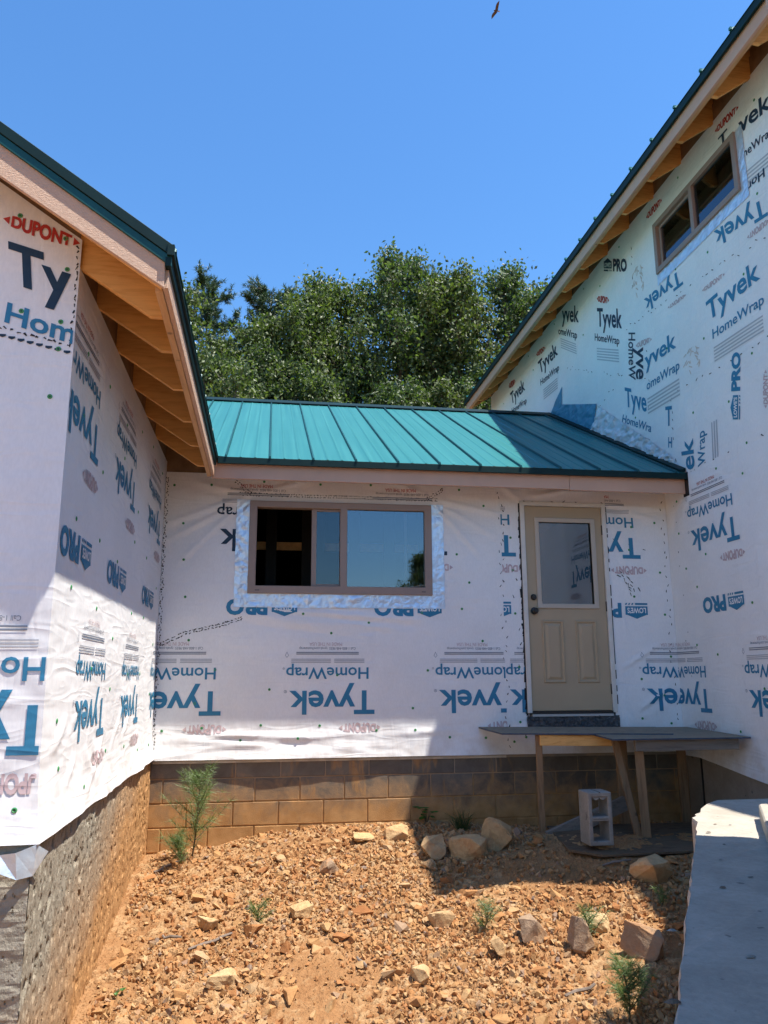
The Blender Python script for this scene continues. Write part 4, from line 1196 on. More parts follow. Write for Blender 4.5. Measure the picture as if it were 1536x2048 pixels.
# lower roll, same rows as on the other walls (u = -Y)
roll_unit('right', -6.335, 1, rw_low, clip=(-7.58, -4.8, -.9, 1.97))
roll_unit('right', -4.92, 1, rw_low, clip=(-7.58, -4.8, -.9, 1.97))
roll_unit('right', -7.02, 0, rw_low, clip=(-7.58, -4.8, -.9, 1.97))
roll_unit('right', -5.62, 0, rw_low, clip=(-7.58, -4.8, -.9, 1.97))
roll_pro('right', -6.365, rw_low, clip=(-7.58, -4.8, -.9, 1.97))
roll_pro('right', -4.95, rw_low, clip=(-7.58, -4.8, -.9, 1.97))
PR = [
('LP','',(8.659,5.031),(8.049,4.690),(8.636,5.189)),
('D','r',(8.915,4.732),(8.577,4.537),(8.901,4.826)),
('T','Tyvek',(8.949,4.412),(8.271,4.072),(8.926,4.657)),
('T','HomeWrap',(9.048,4.262),(8.370,3.911),(9.035,4.357)),
('T','yvek',(10.107,5.024),(9.522,4.738),(10.075,5.257)),
('T','omeWrap',(10.267,4.903),(9.606,4.536),(10.253,5.007)),
('T','Tyvek',(11.115,4.617),(10.325,4.617),(11.180,4.843)),
('T','HomeWrap',(11.105,4.425),(10.310,4.363),(11.112,4.531)),
('D','r',(11.219,4.937),(10.819,4.882),(11.221,5.030)),
('T','Tyvek',(12.556,4.626),(11.820,4.628),(12.618,4.855)),
('T','HomeWrap',(12.559,4.462),(11.772,4.382),(12.564,4.563)),
('D','r',(12.670,4.946),(12.303,4.899),(12.674,5.067)),
('T','HomeW',(8.118,3.950),(8.201,3.405),(7.953,3.875)),
('T','yve',(7.969,3.705),(8.025,3.337),(7.718,3.597)),
('B','Tyvek',(6.907,4.100),(7.697,4.158),(6.874,3.915)),
('D','p',(6.837,3.805),(7.203,3.841),(6.850,3.757)),
('B','Tyvek',(5.513,4.007),(6.275,4.142),(5.488,3.822)),
('D','p',(5.481,3.805),(5.796,3.826),(5.486,3.742)),
('B','Tyvek',(6.499,3.326),(5.679,3.341),(6.514,3.532)),
('B','HomeWrap',(6.453,3.126),(5.665,3.101),(6.449,3.222)),
('D','p',(6.550,3.643),(6.166,3.619),(6.546,3.699)),
('B','yvek',(7.787,3.365),(7.107,3.331),(7.781,3.550)),
('B','omeWrap',(7.793,3.115),(7.078,3.077),(7.786,3.220)),
('D','p',(7.973,3.682),(7.596,3.600),(7.962,3.752)),
('B','Tyve',(8.324,3.112),(7.824,2.873),(8.314,3.346)),
('B','HomeWra',(8.439,2.957),(7.767,2.619),(8.397,3.039)),
('B','T',(7.445,2.585),(7.312,2.549),(7.418,2.792)),
('B','H',(7.430,2.348),(7.356,2.324),(7.413,2.455)),
('B','ek',(6.957,1.990),(6.942,2.303),(7.190,2.034)),
('B','Wrap',(6.771,1.985),(6.727,2.319),(6.900,1.990)),
('LB','',(6.158,2.233),(6.052,2.831),(6.292,2.277)),
('D','p',(5.761,2.197),(5.707,2.522),(5.832,2.221)),
('D','r',(6.104,5.051),(5.718,5.012),(6.095,5.133)),
('T','T',(6.064,4.885),(5.912,4.880),(6.062,4.990)),
('T','vek',(5.748,4.792),(5.299,4.719),(5.741,4.960)),
('T','meWrap',(5.754,4.541),(5.304,4.473),(5.755,4.625)),
('T','Hom',(5.470,4.263),(5.767,4.273),(5.474,4.181)),
('D','r',(7.515,5.018),(7.149,5.001),(7.507,5.112)),
]
cu = (-13.79, -4.8, 1.98, 5.2)
neg = lambda p: (-p[0], p[1])
for (k, t, a, b, c) in PR:
    a, b, c = neg(a), neg(b), neg(c)
    if k in 'TB':
        place('right', text_unit(t, .014 if 'ome' in t or 'Wra' in t else .022), a, b, c, 'ink_dark' if k == 'T' else 'ink_blue', rw_up, 'product_print' if 'ome' in t or 'Wra' in t else 'brand_print', step=.15, clip=cu)
    elif k == 'D': dupont('right', a, b, c, 'ink_red' if t == 'r' else 'ink_pink', rw_up, cu)
    else: lowes('right', a, b, c, 'ink_dark' if k == 'LP' else 'ink_blue', rw_up, cu)
# fine print under the product names
for (a, b, c, n) in (((6.45, 3.06), (5.70, 3.03), (6.46, 2.90), 5), ((7.79, 3.04), (7.10, 3.01), (7.80, 2.84), 5), ((9.0, 4.16), (8.40, 3.88), (9.01, 3.98), 5), ((10.2, 4.83), (9.65, 4.50), (10.2, 4.66), 5),
                  ((11.0, 4.34), (10.4, 4.30), (11.0, 4.16), 5), ((12.5, 4.36), (11.9, 4.30), (12.5, 4.2), 5), ((5.75, 4.42), (5.3, 4.36), (5.76, 4.28), 4), ((8.37, 2.86), (7.80, 2.57), (8.36, 2.72), 4), ((6.66, 2.0), (6.63, 2.35), (6.54, 2.0), 3)):
    place('right', poly_unit(BAR(n, .55)), neg(a), neg(b), neg(c), 'ink_grey', rw_up, 'fine_print', step=.3, clip=cu)
# faint tan stamps
for (a, b, c) in (((6.938, 3.221), (6.61, 3.194), (6.982, 2.946)), ((7.878, 4.641), (7.58, 4.595), (7.937, 4.258))):
    pl = []
    rr = random.Random(4)
    for i in range(26):
        x, y = rr.uniform(0, .85), rr.uniform(0, .85); t = rr.choice((.8, 2.3)) + rr.uniform(-.4, .4); l = rr.uniform(.10, .22); w = .018
        d = np.array([math.cos(t), math.sin(t)]) * l; nn = np.array([-d[1], d[0]]) / l * w; p = np.array([x, y])
        pl.append([tuple(p - nn), tuple(p + d - nn), tuple(p + d + nn), tuple(p + nn)])
    place('right', poly_unit(pl), neg(a), neg(b), neg(c), 'ink_tan', rw_up, 'stamp_print', step=.3, clip=cu)['kind'] = 'stuff'
for s in ([(-7.55, 1.985), (-5.0, 1.985)], [(-7.17, 2.87), (-4.9, 2.77)], [(-8.13, 4.02), (-5.0, 3.60)], [(-9.99, 4.27), (-8.39, 3.53)], [(-7.93, 4.43), (-7.87, 5.02)], [(-7.757, 2.93), (-7.715, 3.62)], [(-7.30, 2.1), (-7.31, 2.85)], [(-8.45, 3.55), (-7.75, 3.25)], [(-9.1, 3.35), (-8.4, 3.5)]):
    seam('right', s, rw_up, rows=1, gap=.10, size=.028, jitter=.025, clip=cu, prob=.8)
seam('right', [(-7.40, 1.9), (-7.36, -.3)], rw_low, rows=1, gap=.16, size=.012, jitter=.03, clip=(-7.58, -4.8, -.9, 1.97), prob=.6)
nails('right', [(-6.6, 1.9), (-7.35, 1.75), (-7.36, 1.42), (-7.27, 1.05), (-7.1, .85), (-6.9, 1.14), (-6.25, .62), (-6.85, .2), (-7.2, .3), (-6.2, 1.75), (-5.75, 1.30), (-5.8, .55), (-6.6, -.47), (-6.2, -.1), (-7.2, -.5)], rw_low)
nails('right', [(-6.3, 2.45), (-6.9, 2.55), (-6.1, 2.0), (-5.9, 2.75), (-6.6, 3.2), (-5.9, 3.5), (-7.3, 3.4), (-7.0, 4.15), (-6.4, 4.0), (-8.1, 2.9), (-8.8, 4.9), (-9.4, 4.5), (-10.5, 4.7), (-11.4, 4.8), (-12.0, 4.5), (-13.0, 4.8), (-5.5, 4.95), (-6.8, 5.08), (-8.2, 5.1), (-9.3, 5.12), (-10.4, 5.12), (-11.6, 5.12), (-5.6, 4.1)], rw_up)
# blue tarp patch and crumpled wrap flap along the lower roof
def patch(name, wall, quad, n, m_, amp, mat, parent, off):
    q = [np.array(p, float) for p in quad]
    S, T = np.meshgrid(np.linspace(0, 1, n), np.linspace(0, 1, m_), indexing='ij')
    uz = (q[0] * ((1 - S) * (1 - T))[..., None] + q[1] * (S * (1 - T))[..., None] + q[2] * (S * T)[..., None] + q[3] * ((1 - S) * T)[..., None])
    U, Z = uz[..., 0], uz[..., 1]
    P = PW(wall, U, Z, off + disp(wall, U, Z) + amp * np.abs(fbm(U * 3 + Z * 6, Z * 9 - U * 4, 71, 4)))
    a, b = U.shape; idx = np.arange(a * b).reshape(a, b)
    F = np.stack([idx[:-1, :-1], idx[1:, :-1], idx[1:, 1:], idx[:-1, 1:]], -1).reshape(-1, 4)
    return link(name, np_mesh(name, P.reshape(-1, 3), F, True), mat, parent)
patch('tarp_patch', 'right', [(-10.80, 3.86), (-9.30, 3.09), (-9.10, 3.42), (-10.26, 3.82)], 60, 24, .03, 'tarp_blue', main, .004)
patch('tarp_patch', 'right', [(-10.76, 3.83), (-10.27, 3.80), (-10.225, 4.08), (-10.235, 4.08)], 20, 12, .02, 'tarp_blue', main, .003)
patch('wrap_flap', 'right', [(-9.34, 3.11), (-7.14, 2.01), (-7.40, 2.27), (-9.02, 3.36)], 110, 26, .07, 'wrap_crumple', main, .006)
MB().prism([(XR - .07, 7.12, mz(7.12) + .012), (XR - .012, 7.12, mz(7.12) + .012), (XR - .012, 7.12, mz(7.12) + .05), (XR - .07, 7.12, mz(7.12) + .03)], (0, RY - 7.12, mz(RY) - mz(7.12))).build('roof_flashing', 'teal_trim_dark', main)
# upper window
wm = lambda x, y, z: (y, -x, z)
yw = -(RWY0 + RWY1) / 2
win2 = link('window', weld(cells([-RWY1, -RWY1 + .06, yw - .03, yw + .03, -RWY0 - .06, -RWY0], [RWZ0, RWZ0 + .06, RWZ1 - .055, RWZ1], lambda i, j: not (j == 1 and i in (1, 3)), XR - .035, XR + .07, mp=wm).mesh(), .004), 'window_vinyl', main)
MB().box(XR - .002, XR + .001, RWY0 + .06, -yw - .03, RWZ0 + .06, RWZ1 - .055).build('pane', 'window_glass', win2)
MB().box(XR + .018, XR + .021, -yw + .03, RWY1 - .06, RWZ0 + .06, RWZ1 - .055).build('pane', 'window_glass', win2)
link('sash', weld(cells([-RWY1 + .061, -RWY1 + .095, yw - .065, yw - .031], [RWZ0 + .061, RWZ0 + .09, RWZ1 - .085, RWZ1 - .056], lambda i, j: not (i == 1 and j == 1), XR + .005, XR + .03, mp=wm).mesh(), .002), 'window_vinyl', win2)
foil_strip('right', -RWY1 - .02, -RWY0 + .10, RWZ0 - .12, RWZ0 + .004, main)
foil_strip('right', -RWY0 - .004, -RWY0 + .10, RWZ0 + .004, RWZ1, main)
# eave: fascia, drip edge, rafters, deck, panels with rib ends
MB().box(3.67, 3.695, 4.60, 13.93, 4.950, 5.085).build('fascia_board', 'tan_smooth', main, .002)
MB().box(3.635, 3.66, 4.55, 13.96, 5.075, 5.165).build('drip_edge', 'teal_trim_dark', main, .002)
MB().box(3.697, 3.733, 4.62, 13.92, 4.957, 5.10).build('sub_fascia', 'pine_wood_y', main)
rz2 = lambda x: 5.17 + PITCH_W * (x - 3.635)
MB().prism([(3.66, 4.56, rz2(3.66) - .045), (8.6, 4.56, rz2(8.6) - .045), (8.6, 4.56, rz2(8.6) - .02), (3.66, 4.56, rz2(3.66) - .02)], (0, 9.39, 0)).build('roof_deck', 'osb', main)
MB().prism([(8.6, 4.55, rz2(8.6) - .02), (13.2, 4.55, 5.2), (13.2, 4.55, 5.22), (8.6, 4.55, rz2(8.6))], (0, 9.4, 0)).build('roof_panel', 'teal_metal', main)
y = 4.55
while y < 13.9:
    y1 = min(y + .457, 13.95)
    m = MB(); x0 = 3.628
    prof = [(y, 0), (y + .012, .024), (y + .032, .024), (y + .044, 0), (y1, 0)]
    for (py, ph) in prof:
        for x in (x0, 8.6): m.v.append((x, py, rz2(x) + ph - .012))
    for i in range(len(prof) - 1): m.f.append((2 * i, 2 * i + 1, 2 * i + 3, 2 * i + 2)); m.m.append(0)
    m.box(3.616, 3.640, y + .010, y + .034, rz2(3.635) - .006, rz2(3.635) + .018)
    m.build('roof_panel', 'teal_metal', main)
    y += .457
MB().prism([(3.64, 4.575, 4.945), (8.6, 4.575, rz2(8.6) - .2), (8.6, 4.575, rz2(8.6) - .03), (3.64, 4.575, 5.11)], (0, .03, 0)).build('rake_board', 'tan_smooth', main)
MB().prism([(3.69, 13.90, 4.95), (8.6, 13.90, rz2(8.6) - .22), (8.6, 13.90, rz2(8.6) - .05), (3.69, 13.90, 5.13)], (0, .03, 0)).build('rake_board', 'pine_wood', main)
for y in np.arange(4.92, 13.6, .6):
    b0 = lambda x: 4.965 + PITCH_W * (x - 3.80)
    tp = lambda x: rz2(x) - .047
    MB().prism([(3.735, y, 4.972), (3.80, y, 4.965), (4.26, y, b0(4.26)), (4.26, y, tp(4.26)), (3.735, y, tp(3.735))], (0, .038, 0)).build('rafter', 'pine_wood', main, .002)
MB().box(XR + .02, XR + .05, 4.8, 13.7, 5.2, 5.50).build('blocking_board', 'framing', main)

# ================================================================== CONCRETE RETAINING WALL (right foreground)
dg = Vector((.510, .860, 0)); pn = Vector((.860, -.510, 0))
ret = empty('retaining_wall', (2.0, 3.2, -1.8), 'poured concrete retaining wall running into the right foreground, sunlit patch on top', 'concrete wall')
ZT = -.79
def edge_poly():
    """plan of the wall top: broken left edge, clipped far corner"""
    rr = random.Random(9)
    P = [Vector((2.955, 5.07, 0)), Vector((2.80, 4.93, 0)), Vector((2.66, 4.76, 0)), Vector((2.60, 4.66, 0)), Vector((2.53, 4.60, 0)), Vector((2.50, 4.53, 0)), Vector((2.45, 4.49, 0)), Vector((2.40, 4.34, 0))]
    s = Vector((2.40, 4.34, 0)); e = Vector((-.2, -.05, 0)); n = 70
    for i in range(1, n + 1):
        p = s.lerp(e, i / n)
        P.append(p + pn * rr.uniform(-.006, .004) + dg * rr.uniform(-.01, .01))
    return P
LE = edge_poly()
RE = [Vector((.30, -.55, 0)), Vector((2.47, 3.905, 0)) + pn * .14, Vector((2.80, 4.47, 0)) + pn * .12, Vector((3.9, 4.55, 0)), Vector((4.12, 4.60, 0)), Vector((4.12, 5.05, 0))]
bm = bmesh.new()
pts = LE + RE
rr = random.Random(12)
tv = [bm.verts.new((p.x, p.y, ZT + rr.uniform(-.003, .003))) for p in pts]
mv = [bm.verts.new((p.x + (pn.x * -rr.uniform(.004, .012) if i < len(LE) else 0), p.y, ZT - .03 + rr.uniform(-.01, .01))) for i, p in enumerate(pts)]
bv = [bm.verts.new((p.x - (.02 if i < len(LE) else 0), p.y, -2.3)) for i, p in enumerate(pts)]
f = bm.faces.new(tv)
n = len(pts)
for i in range(n):
    j = (i + 1) % n
    bm.faces.new((tv[i], mv[i], mv[j], tv[j])); bm.faces.new((mv[i], bv[i], bv[j], mv[j]))
bmesh.ops.triangulate(bm, faces=[f])
bmesh.ops.recalc_face_normals(bm, faces=bm.faces[:])
me = bpy.data.meshes.new('wall_body'); bm.to_mesh(me); bm.free()
link('wall_body', me, 'concrete', ret)
# raised kerb along the right of the top, and the tall wall end beyond the picture edge
q0 = Vector((2.785, 4.355, 0)); q1 = q0 - dg * 5.2
MB().prism([(q0.x, q0.y, ZT - .02), (q1.x, q1.y, ZT - .02), (q1.x + pn.x * .5, q1.y + pn.y * .5, ZT - .02), (q0.x + .85, q0.y + .02, ZT - .02)], (0, 0, .105)).build('raised_kerb', 'concrete', ret, .008)
t0 = Vector((2.93, 3.605, 0)); t1 = t0 - dg * 4.6
MB().prism([(t0.x, t0.y, -1.9), (t1.x, t1.y, -1.9), (t1.x + pn.x * .25, t1.y + pn.y * .25, -1.9), (t0.x + pn.x * .25, t0.y + pn.y * .25, -1.9)], (0, 0, 3.35)).build('tall_wall_end', 'concrete', ret, .008)
# loose grit and small holes on the top
for i, (u, v, s) in enumerate(((2.29, 4.04, .022), (1.30, 2.56, .02), (1.75, 3.02, .02), (1.95, 3.15, .016), (2.20, 3.75, .012), (1.40, 2.30, .02), (2.45, 4.25, .014), (2.52, 4.22, .013), (1.02, 2.03, .03), (2.0, 3.45, .012))):
    m = MB(); k = 7
    a = [(s * (.6 + .5 * _nr.random()) * math.cos(2 * math.pi * j / k), s * .45 * (.6 + .5 * _nr.random()) * math.sin(2 * math.pi * j / k)) for j in range(k)]
    m.v = [(u + x, v + y, ZT + .0035) for x, y in a] + [(u + x * .5, v + y * .5, ZT + .0035 + s * .22) for x, y in a]
    m.f = [(j, (j + 1) % k, k + (j + 1) % k, k + j) for j in range(k)] + [tuple(range(k, 2 * k))]; m.m = [0] * (k + 1)
    m.build('concrete_lump', 'cmu_grey' if i % 2 else 'bark', ret)

# ================================================================== MAKESHIFT PORCH
por = empty('porch_platform', (3.1, 7.0, -1.35), 'makeshift plywood platform on two-by-four legs below the tan door', 'platform')
def slab(pts, t, name, mat, edge):
    m = MB(); m.prism(pts, (0, 0, -t))
    o = m.build(name, [mat, edge], por, .002)
    for p in o.data.polygons:
        if abs(p.normal.z) < .5: p.material_index = 1
    return o
simple('sheet_edge', (0.035, 0.060, 0.10), 0.6, nscale=20, var=0.4)
slab([(2.03, 7.57, -.458), (2.11, 7.07, -.484), (3.556, 6.72, -.484), (3.66, 7.25, -.460)], .016, 'plywood_sheet', 'deck_ply', 'sheet_edge')
slab([(2.88, 6.47, -.503), (4.095, 6.42, -.500), (4.11, 7.50, -.480), (2.95, 7.55, -.480)], .016, 'plywood_sheet', 'deck_ply', 'sheet_edge')
MB().beam((2.44, 7.02, -.548), (3.12, 6.90, -.553), .038, .089).build('joist', 'pine_wood', por, .002)
MB().beam((3.10, 6.53, -.566), (4.02, 6.50, -.562), .038, .089).build('joist', 'grey_wood', por, .002)
MB().beam((2.55, 7.45, -.535), (4.05, 7.42, -.535), .038, .089).build('joist', 'pine_wood', por, .002)
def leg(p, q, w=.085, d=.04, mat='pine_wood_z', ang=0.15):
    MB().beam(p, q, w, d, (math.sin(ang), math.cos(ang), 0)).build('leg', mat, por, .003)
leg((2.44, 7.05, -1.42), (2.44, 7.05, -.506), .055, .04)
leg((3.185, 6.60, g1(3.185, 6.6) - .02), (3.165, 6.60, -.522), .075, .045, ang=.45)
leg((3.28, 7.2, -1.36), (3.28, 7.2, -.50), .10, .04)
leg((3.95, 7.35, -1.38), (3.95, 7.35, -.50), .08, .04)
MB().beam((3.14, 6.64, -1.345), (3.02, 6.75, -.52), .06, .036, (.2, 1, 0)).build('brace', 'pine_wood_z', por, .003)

# concrete block standing on end
cb = empty('concrete_block', (2.60, 6.24, 0), 'grey two-core concrete block standing on end under the platform', 'concrete block')
bz = -1.268
cb.location.z = bz
bx = [2.503, 2.536, 2.664, 2.697]; bzs = [bz, bz + .034, bz + .178, bz + .212, bz + .356, bz + .392]
o = link('block_body', weld(cells(bx, bzs, lambda i, j: not (i == 1 and j in (1, 3)), 6.145, 6.337).mesh(), .006), 'cmu_grey', cb)
MB().box(2.597, 2.606, 6.143, 6.339, bz + .386, bz + .3935).build('end_groove', 'bark', cb)
MB().box(2.54, 2.66, 6.1435, 6.1445, bz + .193, bz + .197).build('face_groove', 'bark', cb)
for sx in (-1, 1):
    MB().prism([(2.6 + sx * .062, 6.15, bz + .354), (2.6 + sx * .030, 6.15, bz + .332), (2.6 + sx * .008, 6.15, bz + .342), (2.6, 6.15, bz + .354)], (0, .18, 0)).build('core_lip', 'cmu_grey', cb)
pl = MB().beam((2.42, 6.86, -1.345), (3.22, 7.05, -1.10), .038, .125, (0, 0, 1)).build('leaning_plank', 'grey_wood', None, .003)
tag(pl, 'weathered grey plank leaning low behind the concrete block', 'plank')
gbz = max(g1(a, b) for a in (2.4, 2.9, 3.4, 3.9) for b in (6.1, 6.5, 6.9)) + .0
gb = MB().prism([(2.36, 6.22, gz0(2.36, 6.22)[0] + .02), (2.55, 6.03, gz0(2.55, 6.03)[0] + .02), (3.95, 6.02, gz0(3.95, 6.02)[0] + .04), (4.05, 7.15, gz0(4.05, 7.15)[0] + .03), (2.5, 7.1, gz0(2.5, 7.1)[0] + .03)], (0, 0, .018)).build('ground_board', 'old_ply', None, .002)
tag(gb, 'dirty sheet of old plywood lying flat on the dirt under the platform', 'plywood sheet')

# ================================================================== ROCKS AND STONES
def hull_rock(seed, pts=16, flat=.75, bev=0.0, elong=1.0):
    rr = np.random.default_rng(seed)
    p = rr.normal(size=(pts, 3)); p /= np.linalg.norm(p, axis=1)[:, None]
    p *= rr.uniform(.72, 1.08, (pts, 1)); p = np.sign(p) * np.abs(p) ** .8
    p[:, 0] *= elong; p[:, 2] *= flat
    bm = bmesh.new()
    for q in p: bm.verts.new(q)
    r = bmesh.ops.convex_hull(bm, input=bm.verts[:])
    bmesh.ops.delete(bm, geom=[v for v in bm.verts if not v.link_faces], context='VERTS')
    bmesh.ops.dissolve_limit(bm, angle_limit=.28, verts=bm.verts[:], edges=bm.edges[:])
    if bev:
        bmesh.ops.bevel(bm, geom=bm.edges[:], offset=bev, segments=2, affect='EDGES', profile=.6, clamp_overlap=True)
        bmesh.ops.triangulate(bm, faces=bm.faces[:])
        bmesh.ops.subdivide_edges(bm, edges=bm.edges[:], cuts=2, use_grid_fill=True)
        for v in bm.verts:
            n = float(vnoise(v.co.x * 2.3 + seed, v.co.y * 2.3 + v.co.z * 3.1, seed % 17)) + .5 * float(vnoise(v.co.x * 6 + v.co.z * 5, v.co.y * 6, seed % 13))
            v.co += v.co.normalized() * n * .15
    else:
        bmesh.ops.triangulate(bm, faces=bm.faces[:])
    me = bpy.data.meshes.new('rock'); bm.to_mesh(me); bm.free()
    return me
def free(x, y, r):
    if x < XL + .05 + r or y > D - .03 - r: return False
    # keep clear of the retaining wall
    if (Vector((x, y, 0)) - Vector((2.40, 4.34, 0))).dot(pn) > -.03 - r and y < 4.7: return False
    if x > 3.9: return False
    if 2.3 < x < 4.1 and 5.98 < y < 7.2: return False
    return True
BIG = [  # x, y, radius, flat, elong, rotation, material, label
 (1.16, 7.10, .115, .85, 1.1, .3, 'rock_ochre', 'pale ochre rock at the shadow edge below the window, left of the row'),
 (1.375, 6.70, .135, .95, 1.0, 1.1, 'rock_ochre', 'rounded ochre boulder half in shade, left of the two touching boulders'),
 (1.66, 6.60, .165, .72, 1.15, 2.0, 'rock_ochre', 'broad layered ochre boulder in shade, front one of a touching pair'),
 (1.90, 6.70, .165, .95, 1.0, .9, 'rock_ochre', 'pointed ochre boulder in shade leaning on the back of another boulder'),
 (2.72, 5.62, .135, .85, 1.2, .35, 'rock_ochre', 'square-cut tan rock alone in the shade left of the retaining wall'),
 (1.72, 5.18, .11, .85, 1.15, .2, 'rock_brown', 'purple-brown angular rock in the sun in front of the porch shadow'),
 (1.93, 4.98, .10, 1.25, .9, 1.4, 'rock_brown', 'upright brown rock with a pine seedling growing beside it'),
 (2.24, 4.80, .130, 1.05, 1.05, .7, 'rock_brown', 'large mauve-brown rock wedged against the retaining wall'),
 (2.10, 5.14, .085, .8, 1.4, .2, 'rock_ochre', 'flat yellow rock just behind the upright brown rock'),
 (1.20, 5.50, .085, .7, 1.3, .1, 'rock_ochre', 'pale block-shaped stone in the sun at the middle of the dirt'),
 (1.44, 5.05, .065, 1.1, .8, .6, 'rock_ochre', 'small upright tan stone left of the purple-brown rock'),
 (1.30, 6.45, .060, .7, 1.2, 1.9, 'rock_ochre', 'cream flat stone at the tip of the shade by the boulders'),
 (-.20, 5.12, .085, .8, 1.4, .8, 'rock_ochre', 'yellow slab stone tilted up on the dirt near the left wall'),
 (-.32, 5.85, .075, .9, 1.2, 2.2, 'rock_ochre', 'ochre block among rubble close to the parged left wall'),
 (.30, 5.80, .075, .9, 1.3, .4, 'rock_ochre', 'tan angular stone in the middle of the rubble field'),
 (.52, 6.45, .075, .8, 1.3, 2.6, 'rock_brown', 'grey-brown wedge stone below the middle of the window'),
 (.85, 7.05, .085, .6, 1.5, .5, 'rock_ochre', 'long flat ochre stone on the crest of the dirt bank below the window'),
 (.10, 4.28, .085, .6, 1.4, .5, 'rock_brown', 'flat brown slab at the bottom edge of the picture'),
 (-.45, 4.40, .070, .8, 1.1, 1.5, 'rock_ochre', 'square tan stone near the front corner of the left wall'),
 (.92, 4.85, .065, .9, 1.1, 2.4, 'rock_ochre', 'lone knobbly tan stone on the right half of the dirt'),
]
for i, (x, y, r, fl_, el, rot, mt, lab) in enumerate(BIG):
    me = hull_rock(100 + i, 15, fl_, .05, el); me.materials.append(MATS[mt])
    o = bpy.data.objects.new('rock', me); COL.objects.link(o)
    zmin = min(v.co.z for v in me.vertices)
    o.scale = (r, r, r); o.rotation_euler = (0, 0, rot)
    o.location = (x, y, g1(x, y) - zmin * r * .62)
    tag(o, lab, 'rock', 'large rocks on the dirt')
VAR = []
for i in range(14):
    me = hull_rock(300 + i, 11, .7, 0, 1.15); me.materials.append(MATS['loose_stone']); VAR.append(me)
sr = random.Random(21); cnt = 0
while cnt < 270:
    x = sr.uniform(XL, 3.2); y = 3.9 + 3.6 * sr.random() ** 1.1
    r = .024 + .042 * sr.random() ** 2.2
    dens = .35 + 1.1 * max(0, .6 + float(vnoise(x * 1.3, y * 1.3, 77)) - .25 * (x > 1.2))
    if sr.random() > dens or not free(x, y, r): continue
    if any((x - b[0]) ** 2 + (y - b[1]) ** 2 < (b[2] * .9 + r) ** 2 for b in BIG): continue
    o = bpy.data.objects.new('stone', VAR[sr.randrange(14)]); COL.objects.link(o)
    o.scale = (r * sr.uniform(.9, 1.4), r * sr.uniform(.75, 1.1), r * sr.uniform(.65, 1.1))
    o.rotation_euler = (sr.uniform(-.5, .5), sr.uniform(-.5, .5), sr.uniform(0, 6.28))
    o.location = (x, y, g1(x, y) + r * .12)
    tag(o, 'small loose ochre stone lying among rubble on the dirt', 'stone', 'small loose stones on the dirt')
    cnt += 1
# gravel: everything smaller, one mesh
base = []
for i in range(10):
    me = hull_rock(500 + i, 10, .75, 0, 1.05)
    V = np.array([v.co[:] for v in me.vertices]); Fc = np.array([p.vertices[:] for p in me.polygons]); base.append((V, Fc)); bpy.data.meshes.remove(me)
N = 95000
px = RNG.uniform(XL + .02, 4.0, N); py = 3.3 + 4.26 * RNG.random(N) ** .95
pr_ = .0045 + .023 * RNG.random(N) ** 3.4
keepm = np.array([free(a, b, c) or (2.3 < a < 3.9 and 5.98 < b < 7.2 and False) for a, b, c in zip(px, py, pr_)])
dn = .50 + 1.2 * vnoise(px * 1.6, py * 1.6, 55) + .15 * ((px > 1.2) & (py > 5.6))
keepm &= RNG.random(N) < dn
px, py, pr_ = px[keepm], py[keepm], pr_[keepm]
pz = gz(px, py) + pr_ * .15
Vs = []; Fs = []; k = 0
for i in range(len(px)):
    V, Fc = base[i % 10]
    ang = RNG.random(3) * 6.28
    R_ = np.array(Euler(ang).to_matrix())
    W = (V * np.array([1.1, .95, .8])) @ R_.T * pr_[i] + np.array([px[i], py[i], pz[i]])
    Vs.append(W); Fs.append(Fc + k); k += len(V)
gr = link('gravel', np_mesh('gravel', np.concatenate(Vs), np.concatenate(Fs)), 'gravel_stone', loc=(1, 5.5, -1.6))
tag(gr, 'fine ochre gravel and stone chips scattered over the clay dirt', 'gravel', kind='stuff')
# sticks and bark chips
ST = [(-.30, 5.60, .30, .5, 'grey broken stick lying on rubble near the left wall'), (-.55, 5.75, .16, 2.6, 'short dark stick close to the parged left wall'), (.35, 4.45, .22, .9, 'splintered grey stick at the bottom middle of the dirt'),
      (.02, 4.35, .28, 1.0, 'thin reddish twig near the bottom edge of the dirt'), (1.75, 4.55, .20, .3, 'pale flat stick on bare dirt at the right'), (2.62, 5.95, .22, .05, 'dark stick in the shade in front of the block'), (-.72, 6.95, .26, .6, 'grey root lying at the foot of the pine sapling'), (.62, 5.1, .12, 1.9, 'small dark wood chip in the middle of the dirt')]
for i, (x, y, L, a, lab) in enumerate(ST):
    r2 = random.Random(i); pts = []; rad = []
    for k in range(6):
        t = k / 5 - .5; xx = x + math.cos(a) * L * t + r2.uniform(-.008, .008); yy = y + math.sin(a) * L * t + r2.uniform(-.008, .008)
        pts.append((xx, yy, g1(xx, yy) + .016 + .006 * (k == 5))); rad.append((.004 if 'twig' in lab else .010) * (1 - .5 * abs(t)))
    o = MB().tube(pts, rad, 6).build('stick', 'stick', None)
    tag(o, lab, 'stick', 'sticks on the dirt')

